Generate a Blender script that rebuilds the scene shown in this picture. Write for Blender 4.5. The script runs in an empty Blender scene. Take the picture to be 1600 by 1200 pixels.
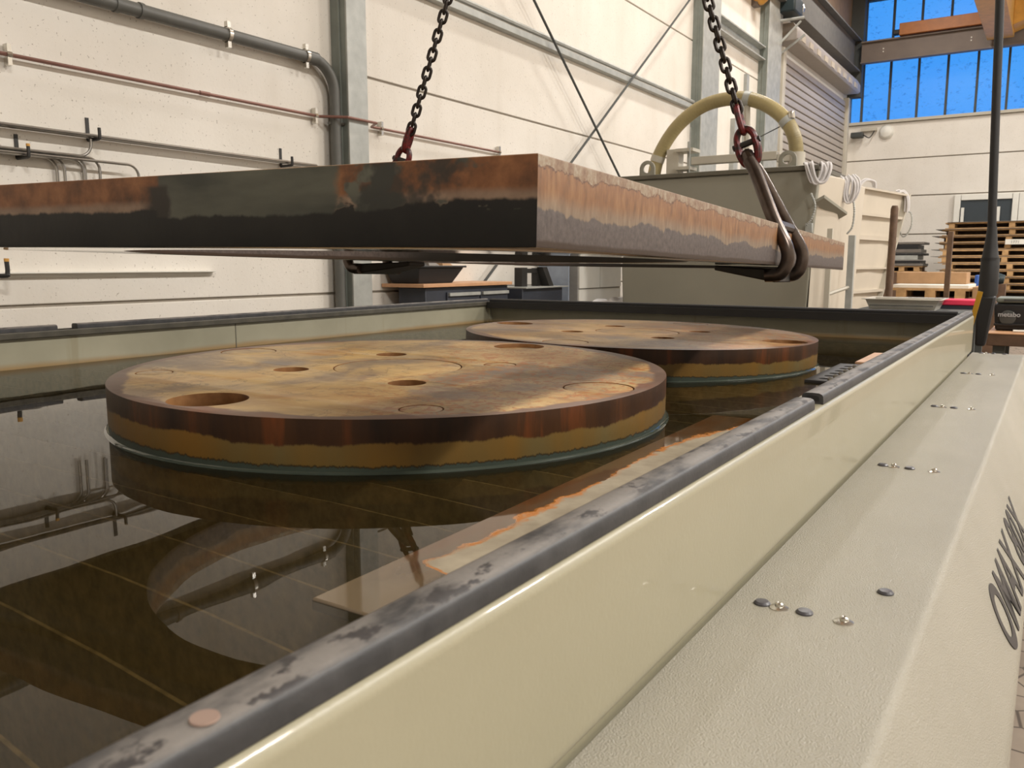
import bpy, bmesh, math, random
from mathutils import Vector, Matrix
random.seed(7)
PI = math.pi
S = bpy.context.scene
COL = S.collection

# ------------------------------------------------------------------ camera, world, exposure
cam_d = bpy.data.cameras.new('camera')
cam = bpy.data.objects.new('camera', cam_d)
COL.objects.link(cam)
cam_d.sensor_fit = 'HORIZONTAL'
cam_d.sensor_width = 36.0
cam_d.lens = 36.0 * 1298.0 / 1600.0
cam.location = (0, 0, 1.17)
cam.rotation_euler = (math.radians(90 - 8.24), 0, math.radians(33.10))
cam_d.clip_start = 0.02
cam_d.clip_end = 200
cam_d.dof.use_dof = True
cam_d.dof.focus_distance = 2.2
cam_d.dof.aperture_fstop = 13.0
S.camera = cam

w = bpy.data.worlds.new('dusk_sky')
S.world = w
w.use_nodes = True
bg = w.node_tree.nodes['Background']
bg.inputs[0].default_value = (0.065, 0.37, 0.98, 1)
bg.inputs[1].default_value = 1.0

S.view_settings.view_transform = 'Standard'
S.view_settings.look = 'None'
S.view_settings.gamma = 1.0
S.view_settings.use_curve_mapping = False
S.view_settings.exposure = 0.0
LAMP_W = 600.0

# ------------------------------------------------------------------ material helpers
def c(r, g, b):
    def l(v):
        v /= 255.0
        return v / 12.92 if v <= 0.04045 else ((v + 0.055) / 1.055) ** 2.4
    return (l(r), l(g), l(b), 1.0)

class MB:
    def __init__(s, name):
        s.m = bpy.data.materials.new(name)
        s.m.use_nodes = True
        s.t = s.m.node_tree
        s.p = s.t.nodes['Principled BSDF']
        s.out = s.t.nodes['Material Output']
        s._o = None
    def nd(s, t): return s.t.nodes.new(t)
    def lk(s, a, b): s.t.links.new(a, b)
    def put(s, sock, v):
        if hasattr(v, 'is_output'): s.lk(v, sock)
        elif v is not None: sock.default_value = v
    def tc(s):
        if s._o is None: s._o = s.nd('ShaderNodeTexCoord')
        return s._o
    def obj(s): return s.tc().outputs['Object']
    def nrm(s): return s.tc().outputs['Normal']
    def sep(s, v):
        n = s.nd('ShaderNodeSeparateXYZ'); s.lk(v, n.inputs[0]); return n.outputs
    def comb(s, x, y, z):
        n = s.nd('ShaderNodeCombineXYZ')
        for i, v in enumerate((x, y, z)): s.put(n.inputs[i], v)
        return n.outputs[0]
    def map(s, v, scale=(1, 1, 1), loc=(0, 0, 0)):
        n = s.nd('ShaderNodeMapping'); s.lk(v, n.inputs[0])
        n.inputs['Scale'].default_value = scale; n.inputs['Location'].default_value = loc
        return n.outputs[0]
    def noise(s, scale, detail=4, rough=0.55, v=None, dist=0.0):
        n = s.nd('ShaderNodeTexNoise')
        s.lk(v if v is not None else s.obj(), n.inputs['Vector'])
        n.inputs['Scale'].default_value = scale; n.inputs['Detail'].default_value = detail
        n.inputs['Roughness'].default_value = rough; n.inputs['Distortion'].default_value = dist
        return n.outputs['Fac']
    def math(s, op, a, b=None, clamp=False):
        n = s.nd('ShaderNodeMath'); n.operation = op; n.use_clamp = clamp
        s.put(n.inputs[0], a)
        if b is not None: s.put(n.inputs[1], b)
        return n.outputs[0]
    def step(s, v, lo, hi):
        n = s.nd('ShaderNodeMapRange'); n.interpolation_type = 'SMOOTHSTEP'
        s.put(n.inputs[0], v); n.inputs[1].default_value = lo; n.inputs[2].default_value = hi
        return n.outputs[0]
    def ramp(s, v, stops):
        n = s.nd('ShaderNodeValToRGB'); s.lk(v, n.inputs[0])
        el = n.color_ramp.elements
        while len(el) < len(stops): el.new(0.5)
        for e, (p, col) in zip(el, stops): e.position = p; e.color = col
        return n.outputs[0]
    def mix(s, f, a, b, blend='MIX'):
        n = s.nd('ShaderNodeMix'); n.data_type = 'RGBA'; n.blend_type = blend
        s.put(n.inputs[0], f); s.put(n.inputs[6], a); s.put(n.inputs[7], b)
        return n.outputs[2]
    def bump(s, h, strength=0.3, dist=0.01):
        n = s.nd('ShaderNodeBump'); n.inputs['Strength'].default_value = strength
        n.inputs['Distance'].default_value = dist; s.lk(h, n.inputs['Height'])
        s.lk(n.outputs[0], s.p.inputs['Normal'])
    def set(s, col=None, rough=None, metal=None, spec=None, coat=None):
        P = s.p.inputs
        if col is not None: s.put(P['Base Color'], col)
        if rough is not None: s.put(P['Roughness'], rough)
        if metal is not None: s.put(P['Metallic'], metal)
        if spec is not None: s.put(P['Specular IOR Level'], spec)
        if coat is not None: s.put(P['Coat Weight'], coat)
        return s.m

MATS = {}
def plain(name, col, rough=0.5, metal=0.0, var=0.12, scale=8.0, bump=0.0, bscale=60.0):
    """flat paint / plastic with a little procedural variation"""
    if name in MATS: return MATS[name]
    b = MB(name)
    n = b.noise(scale, 5)
    dark = tuple(v * (1 - var) for v in col[:3]) + (1,)
    lite = tuple(min(1, v * (1 + var)) for v in col[:3]) + (1,)
    b.set(b.ramp(n, [(0.3, dark), (0.7, lite)]), rough, metal)
    if bump: b.bump(b.noise(bscale, 3), bump, 0.002)
    MATS[name] = b.m
    return b.m

def mat_concrete():
    b = MB('painted_concrete')
    o = b.obj()
    base = b.ramp(b.noise(1.1, 6, 0.6), [(0.25, c(216, 210, 200)), (0.75, c(232, 227, 219))])
    st = b.noise(1.0, 4, 0.5, b.map(o, (3, 3, 0.35)))
    base = b.mix(b.math('MULTIPLY', b.step(st, 0.5, 0.85), 0.3), base, c(186, 174, 156))
    pit = b.noise(75, 2, 0.5)
    base = b.mix(b.math('MULTIPLY', b.step(pit, 0.67, 0.73), 0.55), base, c(120, 108, 92))
    b.set(base, 0.75)
    b.bump(b.noise(45, 4), 0.12, 0.01)
    return b.m
M_WALL = mat_concrete()
M_JOINT = plain('wall_joint_filler', c(150, 142, 130), 0.9)  # darker beige of the backing slab in the panel joints
M_FLOOR_NAME = 'floor'

def mat_floor():
    b = MB('worn_wood_block_floor')
    n = b.nd('ShaderNodeTexVoronoi'); n.feature = 'DISTANCE_TO_EDGE'; n.inputs['Scale'].default_value = 9
    b.lk(b.obj(), n.inputs['Vector'])
    e = b.step(n.outputs['Distance'], 0.01, 0.04)
    base = b.ramp(b.noise(3, 5), [(0.3, c(112, 98, 84)), (0.7, c(150, 136, 120))])
    b.set(b.mix(e, c(70, 58, 46), base), 0.6)
    return b.m

def mat_cream(name, fine):
    b = MB(name)
    n = b.noise(2.5, 5)
    base = b.ramp(n, [(0.3, c(150, 144, 121)), (0.7, c(157, 151, 128))])
    if fine:
        base = b.ramp(n, [(0.3, c(156, 151, 136)), (0.7, c(166, 161, 146))])
        b.set(base, 0.26, spec=0.65)
        h = b.noise(430, 3, 0.6)
        b.bump(h, 0.9, 0.0024)
    else:
        b.set(base, 0.36, coat=0.35)
        b.bump(b.noise(160, 2), 0.18, 0.0012)
    return b.m
M_CREAM = mat_cream('cream_powder_coat', False)
M_CREAMT = mat_cream('cream_textured_powder_coat', True)

def mat_tank_in():
    b = MB('tank_inner_paint')
    z = b.sep(b.obj())[2]
    base = b.ramp(b.noise(2.5, 6), [(0.3, c(142, 138, 118)), (0.7, c(162, 157, 136))])
    zz = b.math('ADD', z, b.math('MULTIPLY', b.math('SUBTRACT', b.noise(2.2, 5), 0.5), 0.035))
    rust = b.step(zz, 0.824, 0.80)
    base = b.mix(b.math('MULTIPLY', rust, 0.7), base, c(142, 106, 48))
    drip = b.noise(6, 3, 0.5, b.map(b.obj(), (3, 3, 0.3)))
    base = b.mix(b.math('MULTIPLY', b.step(drip, 0.62, 0.75), 0.35), base, c(128, 116, 84))
    b.set(base, 0.42)
    return b.m
M_TANKIN = mat_tank_in()

def mat_rubber():
    b = MB('scuffed_grey_rubber')
    o = b.obj()
    base = b.ramp(b.noise(30, 5), [(0.3, c(40, 40, 42)), (0.7, c(62, 61, 62))])
    nz = b.sep(b.nrm())[2]
    wear = b.math('MULTIPLY', b.step(nz, 0.6, 0.95), b.step(b.noise(22, 5, 0.6, b.map(o, (1, 0.35, 1))), 0.34, 0.56))
    base = b.mix(wear, base, c(122, 117, 112))
    blot = b.noise(44, 4, 0.65, b.map(o, (1.0, 0.5, 1)))
    base = b.mix(b.math('MULTIPLY', b.step(blot, 0.56, 0.62), b.step(nz, 0.5, 0.9)), base, c(58, 55, 55))
    b.set(base, 0.5)
    b.bump(b.noise(160, 3), 0.2, 0.002)
    return b.m
M_RUBBER = mat_rubber()

def mat_disc(nm='rusty_cut_steel_disc', sh=0.0, brown=0.0):
    b = MB(nm)
    oo = b.obj()
    x, y, z = b.sep(oo)
    o = b.map(oo, (1, 1, 1), (sh, sh * 0.7, 0))
    nz = b.sep(b.nrm())[2]
    r = b.math('SQRT', b.math('ADD', b.math('MULTIPLY', x, x), b.math('MULTIPLY', y, y)))
    # top skin
    big = b.noise(2.2, 6, 0.6, o, dist=0.6)
    top = b.ramp(big, [(0.26, c(100, 92, 84)), (0.42, c(140, 118, 92)), (0.52, c(186, 154, 100)), (0.64, c(166, 122, 66)), (0.8, c(122, 96, 74))])
    med = b.noise(13, 7, 0.68, o, dist=0.8)
    top = b.mix(b.math('MULTIPLY', b.step(med, 0.54, 0.68), 0.42), top, c(96, 78, 62))
    top = b.mix(b.math('MULTIPLY', b.step(med, 0.46, 0.32), 0.5), top, c(202, 174, 122))
    ln = b.math('ABSOLUTE', b.math('SUBTRACT', b.noise(5, 6, 0.6, o, dist=1.2), 0.5))
    top = b.mix(b.math('MULTIPLY', b.step(ln, 0.012, 0.004), 0.5), top, c(92, 70, 50))
    rot = b.map(o, (1.2, 7, 1)); rot.node.inputs['Rotation'].default_value = (0, 0, 0.55)
    fibre = b.noise(5, 5, 0.6, rot)
    top = b.mix(b.math('MULTIPLY', b.step(fibre, 0.5, 0.8), 0.35), top, c(216, 192, 152))
    spk = b.math('MULTIPLY', b.step(b.noise(38, 5, 0.65, o, dist=1.0), 0.50, 0.58), b.step(b.math('ADD', b.math('ADD', x, b.math('MULTIPLY', y, 0.5)), b.math('MULTIPLY', b.noise(3, 3), 0.6)), 0.25, 0.6))
    top = b.mix(b.math('MULTIPLY', spk, 0.85), top, c(160, 92, 26))
    gr = b.step(b.noise(3.4, 5, 0.6, b.map(o, (1, 1, 1), (3, 5, 0))), 0.56, 0.66)
    top = b.mix(b.math('MULTIPLY', gr, 0.6), top, c(112, 106, 102))
    if brown: top = b.mix(brown, top, b.ramp(b.noise(4.5, 5, 0.6, o), [(0.35, c(74, 62, 56)), (0.6, c(136, 94, 54))]))
    rr = b.math('ADD', r, b.math('MULTIPLY', b.math('SUBTRACT', b.noise(6, 5), 0.5), 0.11))
    ring = b.step(rr, 0.635, 0.65)
    ringc = b.ramp(b.noise(3, 4), [(0.35, c(84, 62, 50)), (0.55, c(112, 88, 74)), (0.7, c(116, 68, 40))])
    top = b.mix(ring, top, ringc)
    # rim
    cyl = b.comb(b.math('MULTIPLY', x, 1.0), b.math('MULTIPLY', y, 1.0), b.math('MULTIPLY', z, 0.12))
    ja = b.noise(70, 5, 0.7, cyl)
    jb = b.noise(4, 4, 0.6, cyl)
    up = b.ramp(b.noise(9, 5, 0.6, cyl), [(0.3, c(34, 22, 14)), (0.55, c(62, 38, 20)), (0.68, c(112, 58, 24)), (0.8, c(58, 44, 28))])
    mid = b.ramp(jb, [(0.35, c(118, 84, 32)), (0.55, c(104, 82, 42)), (0.7, c(98, 86, 54))])
    zu = b.math('ADD', z, b.math('ADD', b.math('MULTIPLY', b.math('SUBTRACT', jb, 0.5), 0.05), b.math('MULTIPLY', b.math('SUBTRACT', ja, 0.5), 0.014)))
    side = b.mix(b.step(zu, 0.072, 0.078), mid, up)
    zl = b.math('ADD', z, b.math('MULTIPLY', b.math('SUBTRACT', ja, 0.5), 0.022))
    side = b.mix(b.step(zl, 0.0345, 0.0315), side, c(62, 70, 62))
    edge = b.math('MULTIPLY', b.step(zl, 0.031, 0.0325), b.step(zl, 0.0365, 0.034))
    side = b.mix(b.math('MULTIPLY', edge, 0.7), side, c(40, 30, 18))
    bore = b.ramp(b.noise(14, 5, 0.6), [(0.35, c(104, 66, 34)), (0.65, c(146, 104, 64))])
    side = b.mix(b.math('MULTIPLY', b.step(r, 0.668, 0.662), b.step(z, 0.02, 0.04)), side, bore)
    col = b.mix(b.step(nz, 0.5, 0.8), side, top)
    rough = b.math('SUBTRACT', 0.5, b.math('MULTIPLY', big, 0.14))
    b.set(col, rough, spec=b.math('ADD', 0.2, b.math('MULTIPLY', b.step(nz, 0.5, 0.8), 0.3)))
    b.bump(b.noise(60, 5, 0.6), 0.12, 0.003)
    return b.m
M_DISC = mat_disc()
M_DISC2 = mat_disc('browner_cut_steel_disc', 3.7, 0.4)

def mat_plate():
    b = MB('rusty_steel_plate')
    o = b.obj()
    x, y, z = b.sep(o)
    nx, ny, nz = b.sep(b.nrm())
    st = b.map(o, (1, 1, 0.10))
    # end face (towards -y)
    n1 = b.noise(5.5, 6, 0.6, dist=0.4)
    nb = b.noise(9, 5, 0.6)
    xx = b.math('ADD', x, b.math('MULTIPLY', b.math('SUBTRACT', nb, 0.5), 0.10))
    rust = b.ramp(b.noise(16, 6, 0.65), [(0.3, c(70, 44, 26)), (0.5, c(116, 74, 44)), (0.7, c(146, 98, 62))])
    lowr = b.ramp(b.noise(18, 5, 0.6), [(0.3, c(112, 90, 74)), (0.7, c(148, 124, 104))])
    rust = b.mix(b.step(b.math('ADD', z, b.math('MULTIPLY', n1, 0.02)), 0.092, 0.078), rust, lowr)
    scale_ = b.ramp(b.noise(3.5, 4, 0.5, b.map(o, (1, 1, 4))), [(0.35, c(56, 57, 50)), (0.65, c(98, 97, 84))])
    inz = b.math('MULTIPLY', b.step(xx, -0.735, -0.72), b.step(xx, -0.315, -0.335))
    patch = b.step(b.noise(7.0, 4, 0.5, b.map(o, (1.3, 1, 2.2), (2.7, 0, 0.35))), 0.55, 0.59)
    inz = b.math('MAXIMUM', inz, b.math('MULTIPLY', patch, b.step(xx, -0.5, -0.3)))
    face = b.mix(inz, rust, scale_)
    blob = b.math('MULTIPLY', b.step(xx, -0.77, -0.745), b.step(xx, -0.685, -0.705))
    face = b.mix(b.math('MULTIPLY', blob, b.step(z, 0.106, 0.098)), face, c(44, 38, 32))
    blob2 = b.math('MULTIPLY', b.math('MULTIPLY', b.step(xx, -0.33, -0.27), b.step(xx, -0.09, -0.13)), b.step(b.noise(11, 4, 0.6), 0.44, 0.54))
    face = b.mix(b.math('MULTIPLY', blob2, 0.85), face, c(42, 42, 38))
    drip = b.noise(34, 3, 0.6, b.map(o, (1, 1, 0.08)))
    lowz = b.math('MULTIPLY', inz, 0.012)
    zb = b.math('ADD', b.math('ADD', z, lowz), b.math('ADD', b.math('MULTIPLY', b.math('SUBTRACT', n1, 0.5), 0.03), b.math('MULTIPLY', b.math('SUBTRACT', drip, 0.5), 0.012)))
    wet = b.ramp(b.noise(6, 4), [(0.35, c(12, 11, 10)), (0.75, c(30, 28, 24))])  # near-black lower band: wet steel, with shade put into the colour too
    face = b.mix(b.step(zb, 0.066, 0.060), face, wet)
    dr2 = b.math('MULTIPLY', b.step(b.noise(14, 2, 0.5, b.map(o, (1, 1, 0.02))), 0.72, 0.74), 0.35)
    face = b.mix(dr2, face, c(104, 92, 70))
    # long side (towards +x)
    sn = b.noise(70, 5, 0.6, b.map(o, (1, 1, 0.3)))
    s1 = b.noise(5, 5, 0.6, dist=0.3)
    srust = b.ramp(sn, [(0.25, c(92, 62, 36)), (0.5, c(126, 86, 50)), (0.75, c(148, 112, 74))])
    pale = b.ramp(sn, [(0.3, c(110, 90, 72)), (0.7, c(140, 122, 102))])
    srust = b.mix(b.step(b.math('ADD', z, b.math('MULTIPLY', s1, 0.04)), 0.098, 0.07), srust, pale)
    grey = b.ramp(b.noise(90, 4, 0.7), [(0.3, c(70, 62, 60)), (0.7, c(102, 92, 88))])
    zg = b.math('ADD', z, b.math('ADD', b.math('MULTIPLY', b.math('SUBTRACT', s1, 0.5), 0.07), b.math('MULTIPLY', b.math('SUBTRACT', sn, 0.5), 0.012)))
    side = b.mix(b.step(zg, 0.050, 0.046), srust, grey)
    lip = b.ramp(b.noise(38, 6, 0.75, b.map(o, (1, 1, 0.8))), [(0.34, c(104, 70, 46)), (0.5, c(132, 108, 82)), (0.66, c(158, 148, 128))])
    zt = b.math('ADD', z, b.math('ADD', b.math('MULTIPLY', b.math('SUBTRACT', b.noise(9, 6, 0.7), 0.5), 0.05), b.math('MULTIPLY', b.math('SUBTRACT', b.noise(60, 4, 0.7), 0.5), 0.016)))
    side = b.mix(b.step(zt, 0.104, 0.105), side, lip)
    crack = b.math('MULTIPLY', b.step(zt, 0.1015, 0.1025), b.step(zt, 0.1045, 0.1035))
    side = b.mix(b.math('MULTIPLY', crack, 0.75), side, c(70, 44, 28))
    side = b.mix(b.step(b.math('ADD', z, b.math('MULTIPLY', s1, 0.01)), 0.017, 0.012), side, c(62, 48, 38))
    col = b.mix(b.step(nx, 0.5, 0.8), face, side)
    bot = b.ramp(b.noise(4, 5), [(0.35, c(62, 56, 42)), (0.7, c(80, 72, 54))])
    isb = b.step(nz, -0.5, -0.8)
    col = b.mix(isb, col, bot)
    topc = b.ramp(b.noise(5, 6), [(0.3, c(120, 84, 56)), (0.7, c(160, 130, 96))])
    col = b.mix(b.step(nz, 0.5, 0.8), col, topc)
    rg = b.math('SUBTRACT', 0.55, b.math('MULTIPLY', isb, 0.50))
    b.set(col, rg)
    b.bump(b.noise(70, 5, 0.6, b.map(o, (1, 1, 0.5))), 0.10, 0.004)
    return b.m
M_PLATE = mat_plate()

def mat_strip():
    b = MB('wet_rusty_offcut')
    o = b.obj()
    x, y, z = b.sep(o)
    n = b.noise(9, 6, 0.6, b.map(o, (1.2, 0.8, 1)))
    wet = b.ramp(b.noise(4, 5, 0.6, b.map(o, (2.6, 0.6, 1)), dist=0.5), [(0.3, c(56, 38, 20)), (0.45, c(88, 68, 46)), (0.58, c(86, 54, 24)), (0.75, c(54, 32, 14))])
    wet = b.mix(b.step(b.math('ADD', y, b.math('MULTIPLY', n, 0.25)), 0.33, 0.15), wet, c(106, 90, 68))
    dry = b.ramp(b.noise(18, 5), [(0.3, c(140, 128, 108)), (0.7, c(172, 160, 138))])
    edge = b.math('ADD', x, b.math('ADD', b.math('MULTIPLY', b.math('SUBTRACT', n, 0.5), 0.10), b.math('MULTIPLY', b.step(y, 0.16, 0.08), -0.2)))
    d = b.math('SUBTRACT', edge, 0.043)
    d = b.math('SUBTRACT', d, b.math('MULTIPLY', b.step(y, 0.95, 1.3), 0.06))
    isdry = b.step(d, 0.0, 0.004)
    col = b.mix(isdry, wet, dry)
    rim = b.math('MULTIPLY', b.step(d, -0.004, 0.001), b.step(d, 0.012, 0.004))
    col = b.mix(b.math('MULTIPLY', rim, b.step(b.noise(14, 4), 0.36, 0.52)), col, c(176, 110, 44))
    b.set(col, b.math('ADD', 0.04, b.math('MULTIPLY', isdry, 0.5)))
    return b.m

def mat_water():
    b = MB('murky_tank_water')
    t = b.t
    fr = b.nd('ShaderNodeFresnel'); fr.inputs['IOR'].default_value = 1.33
    gl = b.nd('ShaderNodeBsdfGlossy'); gl.inputs['Roughness'].default_value = 0.004
    tr = b.nd('ShaderNodeBsdfTransparent'); tr.inputs[0].default_value = (0.60, 0.53, 0.38, 1)
    df = b.nd('ShaderNodeBsdfDiffuse'); df.inputs[0].default_value = (0.030, 0.023, 0.009, 1)
    m1 = b.nd('ShaderNodeMixShader'); m1.inputs[0].default_value = 0.4
    b.lk(tr.outputs[0], m1.inputs[1]); b.lk(df.outputs[0], m1.inputs[2])
    m2 = b.nd('ShaderNodeMixShader')
    b.lk(fr.outputs[0], m2.inputs[0]); b.lk(m1.outputs[0], m2.inputs[1]); b.lk(gl.outputs[0], m2.inputs[2])
    bp = b.nd('ShaderNodeBump'); bp.inputs['Strength'].default_value = 0.05; bp.inputs['Distance'].default_value = 0.02
    b.lk(b.noise(3.0, 2, 0.4), bp.inputs['Height'])
    b.lk(bp.outputs[0], gl.inputs['Normal']); b.lk(bp.outputs[0], fr.inputs['Normal'])
    b.lk(m2.outputs[0], b.out.inputs[0])
    t.nodes.remove(b.p)
    return b.m
M_WATER = mat_water()

def mat_pane():
    b = MB('blue_dusk_glazing')
    tr = b.nd('ShaderNodeBsdfTransparent')
    n = b.step(b.noise(9, 4, 0.7, b.map(b.obj(), (1, 1, 1.6))), 0.56, 0.66)
    hz = b.ramp(b.noise(0.35, 2), [(0.3, (0.92, 0.95, 1, 1)), (0.7, (1, 1, 1, 1))])
    b.lk(b.mix(b.math('MULTIPLY', n, 0.3), hz, (0.25, 0.45, 0.6, 1)), tr.inputs[0])
    gl = b.nd('ShaderNodeBsdfGlossy'); gl.inputs['Roughness'].default_value = 0.45
    mx = b.nd('ShaderNodeMixShader'); mx.inputs[0].default_value = 0.02
    b.lk(tr.outputs[0], mx.inputs[1]); b.lk(gl.outputs[0], mx.inputs[2]); b.lk(mx.outputs[0], b.out.inputs[0])
    b.t.nodes.remove(b.p)
    return b.m
M_PANE = mat_pane()

def mat_emit(name, col, st):
    b = MB(name)
    b.p.inputs['Base Color'].default_value = (0.9, 0.9, 0.88, 1)
    b.p.inputs['Emission Color'].default_value = col
    b.p.inputs['Emission Strength'].default_value = st
    return b.m

M_GALV = plain('galvanised_steel', c(168, 170, 166), 0.5, 0.25, 0.14, 9)
M_DARKST = plain('dark_painted_steel', c(72, 74, 72), 0.75, 0.0, 0.12, 4)
M_BROWNST = plain('brown_grey_girder_paint', c(112, 100, 92), 0.6, 0.0, 0.1, 4)
M_PIPE = plain('grey_plastic_pipe', c(92, 92, 88), 0.45)
M_COPPER = plain('reddish_copper_pipe', c(132, 96, 86), 0.4, 0.4)
M_STAIN = plain('stainless_tube', c(150, 146, 140), 0.3, 0.8)
M_BLACK = plain('black_steel', c(38, 36, 34), 0.5)
M_CHAIN = plain('black_chain_steel', c(52, 46, 42), 0.38, 0.7, 0.3, 40)
def mat_red():
    b = MB('worn_red_alloy')
    b.set(b.ramp(b.noise(55, 4, 0.6), [(0.38, c(40, 26, 24)), (0.52, c(84, 18, 20)), (0.75, c(118, 26, 28))]), 0.4, 0.2)
    return b.m
M_RED = mat_red()
M_HOOK = plain('dark_polished_forged_steel', c(86, 76, 70), 0.30, 0.85, 0.25, 25)
M_HGREY = plain('grey_green_machine_paint', c(138, 135, 122), 0.5, 0, 0.05, 2)
M_HGREY2 = plain('dark_edge_machine_paint', c(92, 88, 76), 0.5)
M_LGREY = plain('light_grey_machine_paint', c(186, 180, 166), 0.5, 0, 0.06, 3)
M_BIN = plain('pale_beige_bin_paint', c(196, 186, 170), 0.55, 0, 0.06, 3)
M_WHITE = plain('white_fabric', c(206, 203, 203), 0.8)
M_WHITEP = plain('white_paint', c(226, 224, 216), 0.5, 0, 0.03)
M_SLAT = plain('roller_slat_paint', c(168, 160, 152), 0.45, 0.1, 0.05)
M_ORANGE = plain('orange_crane_paint', c(158, 96, 40), 0.5)
M_YELLOW = plain('yellow_crane_paint', c(206, 154, 72), 0.5)
M_WOOD = plain('pale_pallet_wood', c(190, 152, 106), 0.75, 0, 0.22, 12)
M_WOODB = plain('beech_bench_top', c(196, 150, 112), 0.5, 0, 0.12, 10)
M_PLANK = plain('weathered_plank', c(98, 74, 56), 0.7, 0, 0.25, 14)
M_CARD = plain('brown_cardboard', c(170, 134, 98), 0.8)
M_SHEET = plain('stacked_grey_sheet_steel', c(120, 114, 108), 0.45, 0.3)
M_NAVY = plain('dark_slate_blue_paint', c(50, 54, 64), 0.5)
M_BLACKP = plain('black_plastic', c(28, 28, 30), 0.5)
M_RUBB = plain('black_rubber_cable', c(36, 36, 37), 0.6)
M_PINK = plain('bright_pink_foam', c(224, 52, 86), 0.6)
M_TRAY = plain('stainless_tray_metal', c(196, 192, 182), 0.3, 0.35)
M_RPOST = plain('rusty_brown_bar', c(96, 74, 56), 0.65, 0.1, 0.25, 20)
M_HOSE = plain('translucent_yellowed_hose', c(192, 178, 138), 0.35, 0, 0.08, 6)
M_HOSER = plain('hose_spiral_rib', c(160, 146, 104), 0.4)
M_GLASSD = plain('dark_office_glass', c(62, 70, 76), 0.12, 0, 0.15, 0.8)
M_BLUEG = plain('bluish_acrylic', c(150, 160, 176), 0.2)
M_CAP = plain('dark_grey_plug', c(70, 68, 72), 0.35)
M_CHROME = plain('bright_zinc', c(200, 196, 188), 0.22, 0.9)
M_LETTER = plain('charcoal_lettering', c(46, 42, 41), 0.5)
M_LETW = plain('pale_grey_lettering', c(170, 172, 174), 0.5)
M_TEAL = plain('dark_teal_motor_paint', c(36, 50, 54), 0.45)
M_SLATW = plain('submerged_slat_rust', c(206, 188, 148), 0.6, 0, 0.4, 40)
M_BASIN = plain('dark_sludge_basin', c(46, 40, 24), 0.8)
M_CEIL = plain('ceiling_sheet', c(168, 160, 148), 0.7)
M_BROWNW = plain('shade_brown_wall_colour', c(128, 108, 88), 0.7)
M_PEACH = plain('peach_wood_offcut', c(196, 156, 124), 0.5, 0, 0.12, 14)
M_MENIS = plain('clear_water_film', c(60, 66, 58), 0.04, 0, 0.1)
M_COLSIDE = plain('grey_green_column_paint', c(124, 130, 124), 0.6)
M_EAVE = plain('mid_grey_steel_paint', c(104, 102, 98), 0.7)
M_RIM = plain('shade_dark_rim', c(74, 70, 60), 0.5, 0, 0.3, 14)  # rim colour darkened to hold the shade under the seal
M_BEAD = plain('shiny_wet_beads', c(150, 148, 140), 0.08, 0.6)

# ------------------------------------------------------------------ geometry helpers
def V(*a): return Vector(a)

def finish(bm, ang=32):
    bmesh.ops.recalc_face_normals(bm, faces=bm.faces[:])
    lim = math.radians(ang)
    for f in bm.faces: f.smooth = True
    for e in bm.edges:
        e.smooth = len(e.link_faces) == 2 and e.calc_face_angle(9) < lim

def link(name, me, mat, parent=None):
    o = bpy.data.objects.new(name, me)
    COL.objects.link(o)
    if mat is not None:
        o.data.materials.clear(); o.data.materials.append(mat)
    if parent is not None: o.parent = parent
    return o

def wloc(p):
    v = V(0, 0, 0)
    while p is not None:
        v += p.location; p = p.parent
    return v

def part(name, bm, mat, parent=None, bevel=0.0, seg=2, at=None):
    """bm is in world coordinates; the object's origin goes to `at` (default: the parent's origin)"""
    pw = wloc(parent) if parent is not None else V(0, 0, 0)
    org = V(*at) if at is not None else pw
    bmesh.ops.translate(bm, verts=bm.verts[:], vec=-org)
    finish(bm)
    me = bpy.data.meshes.new(name)
    bm.to_mesh(me); bm.free()
    o = link(name, me, mat, parent)
    o.location = org - pw
    if bevel:
        md = o.modifiers.new('bevel', 'BEVEL'); md.width = bevel; md.segments = seg
        md.limit_method = 'ANGLE'; md.angle_limit = math.radians(40)
    return o

def tag(o, label=None, cat=None, group=None, kind=None):
    if label: o['label'] = label
    if cat: o['category'] = cat
    if group: o['group'] = group
    if kind: o['kind'] = kind
    return o

def thing(name, label, cat, loc=(0, 0, 0), group=None):
    o = bpy.data.objects.new(name, None)
    COL.objects.link(o); o.location = loc; o.empty_display_size = 0.1
    return tag(o, label, cat, group)

def copy_tree(o, parent=None):
    k = o.copy(); COL.objects.link(k); k.parent = parent
    for ch in list(o.children): copy_tree(ch, k)
    return k

def B(): return bmesh.new()

def box(bm, x0, x1, y0, y1, z0, z1, mat=None):
    r = bmesh.ops.create_cube(bm, size=1)
    for v in r['verts']:
        v.co = V((x0 + x1) / 2 + v.co.x * (x1 - x0), (y0 + y1) / 2 + v.co.y * (y1 - y0), (z0 + z1) / 2 + v.co.z * (z1 - z0))
    if mat is not None: bmesh.ops.transform(bm, matrix=mat, verts=r['verts'])
    return bm

def hexa(bm, pts):
    """8 points: bottom 4 (ccw) then top 4"""
    v = [bm.verts.new(p) for p in pts]
    for f in ((0, 3, 2, 1), (4, 5, 6, 7), (0, 1, 5, 4), (1, 2, 6, 5), (2, 3, 7, 6), (3, 0, 4, 7)):
        bm.faces.new([v[i] for i in f])
    return bm

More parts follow.
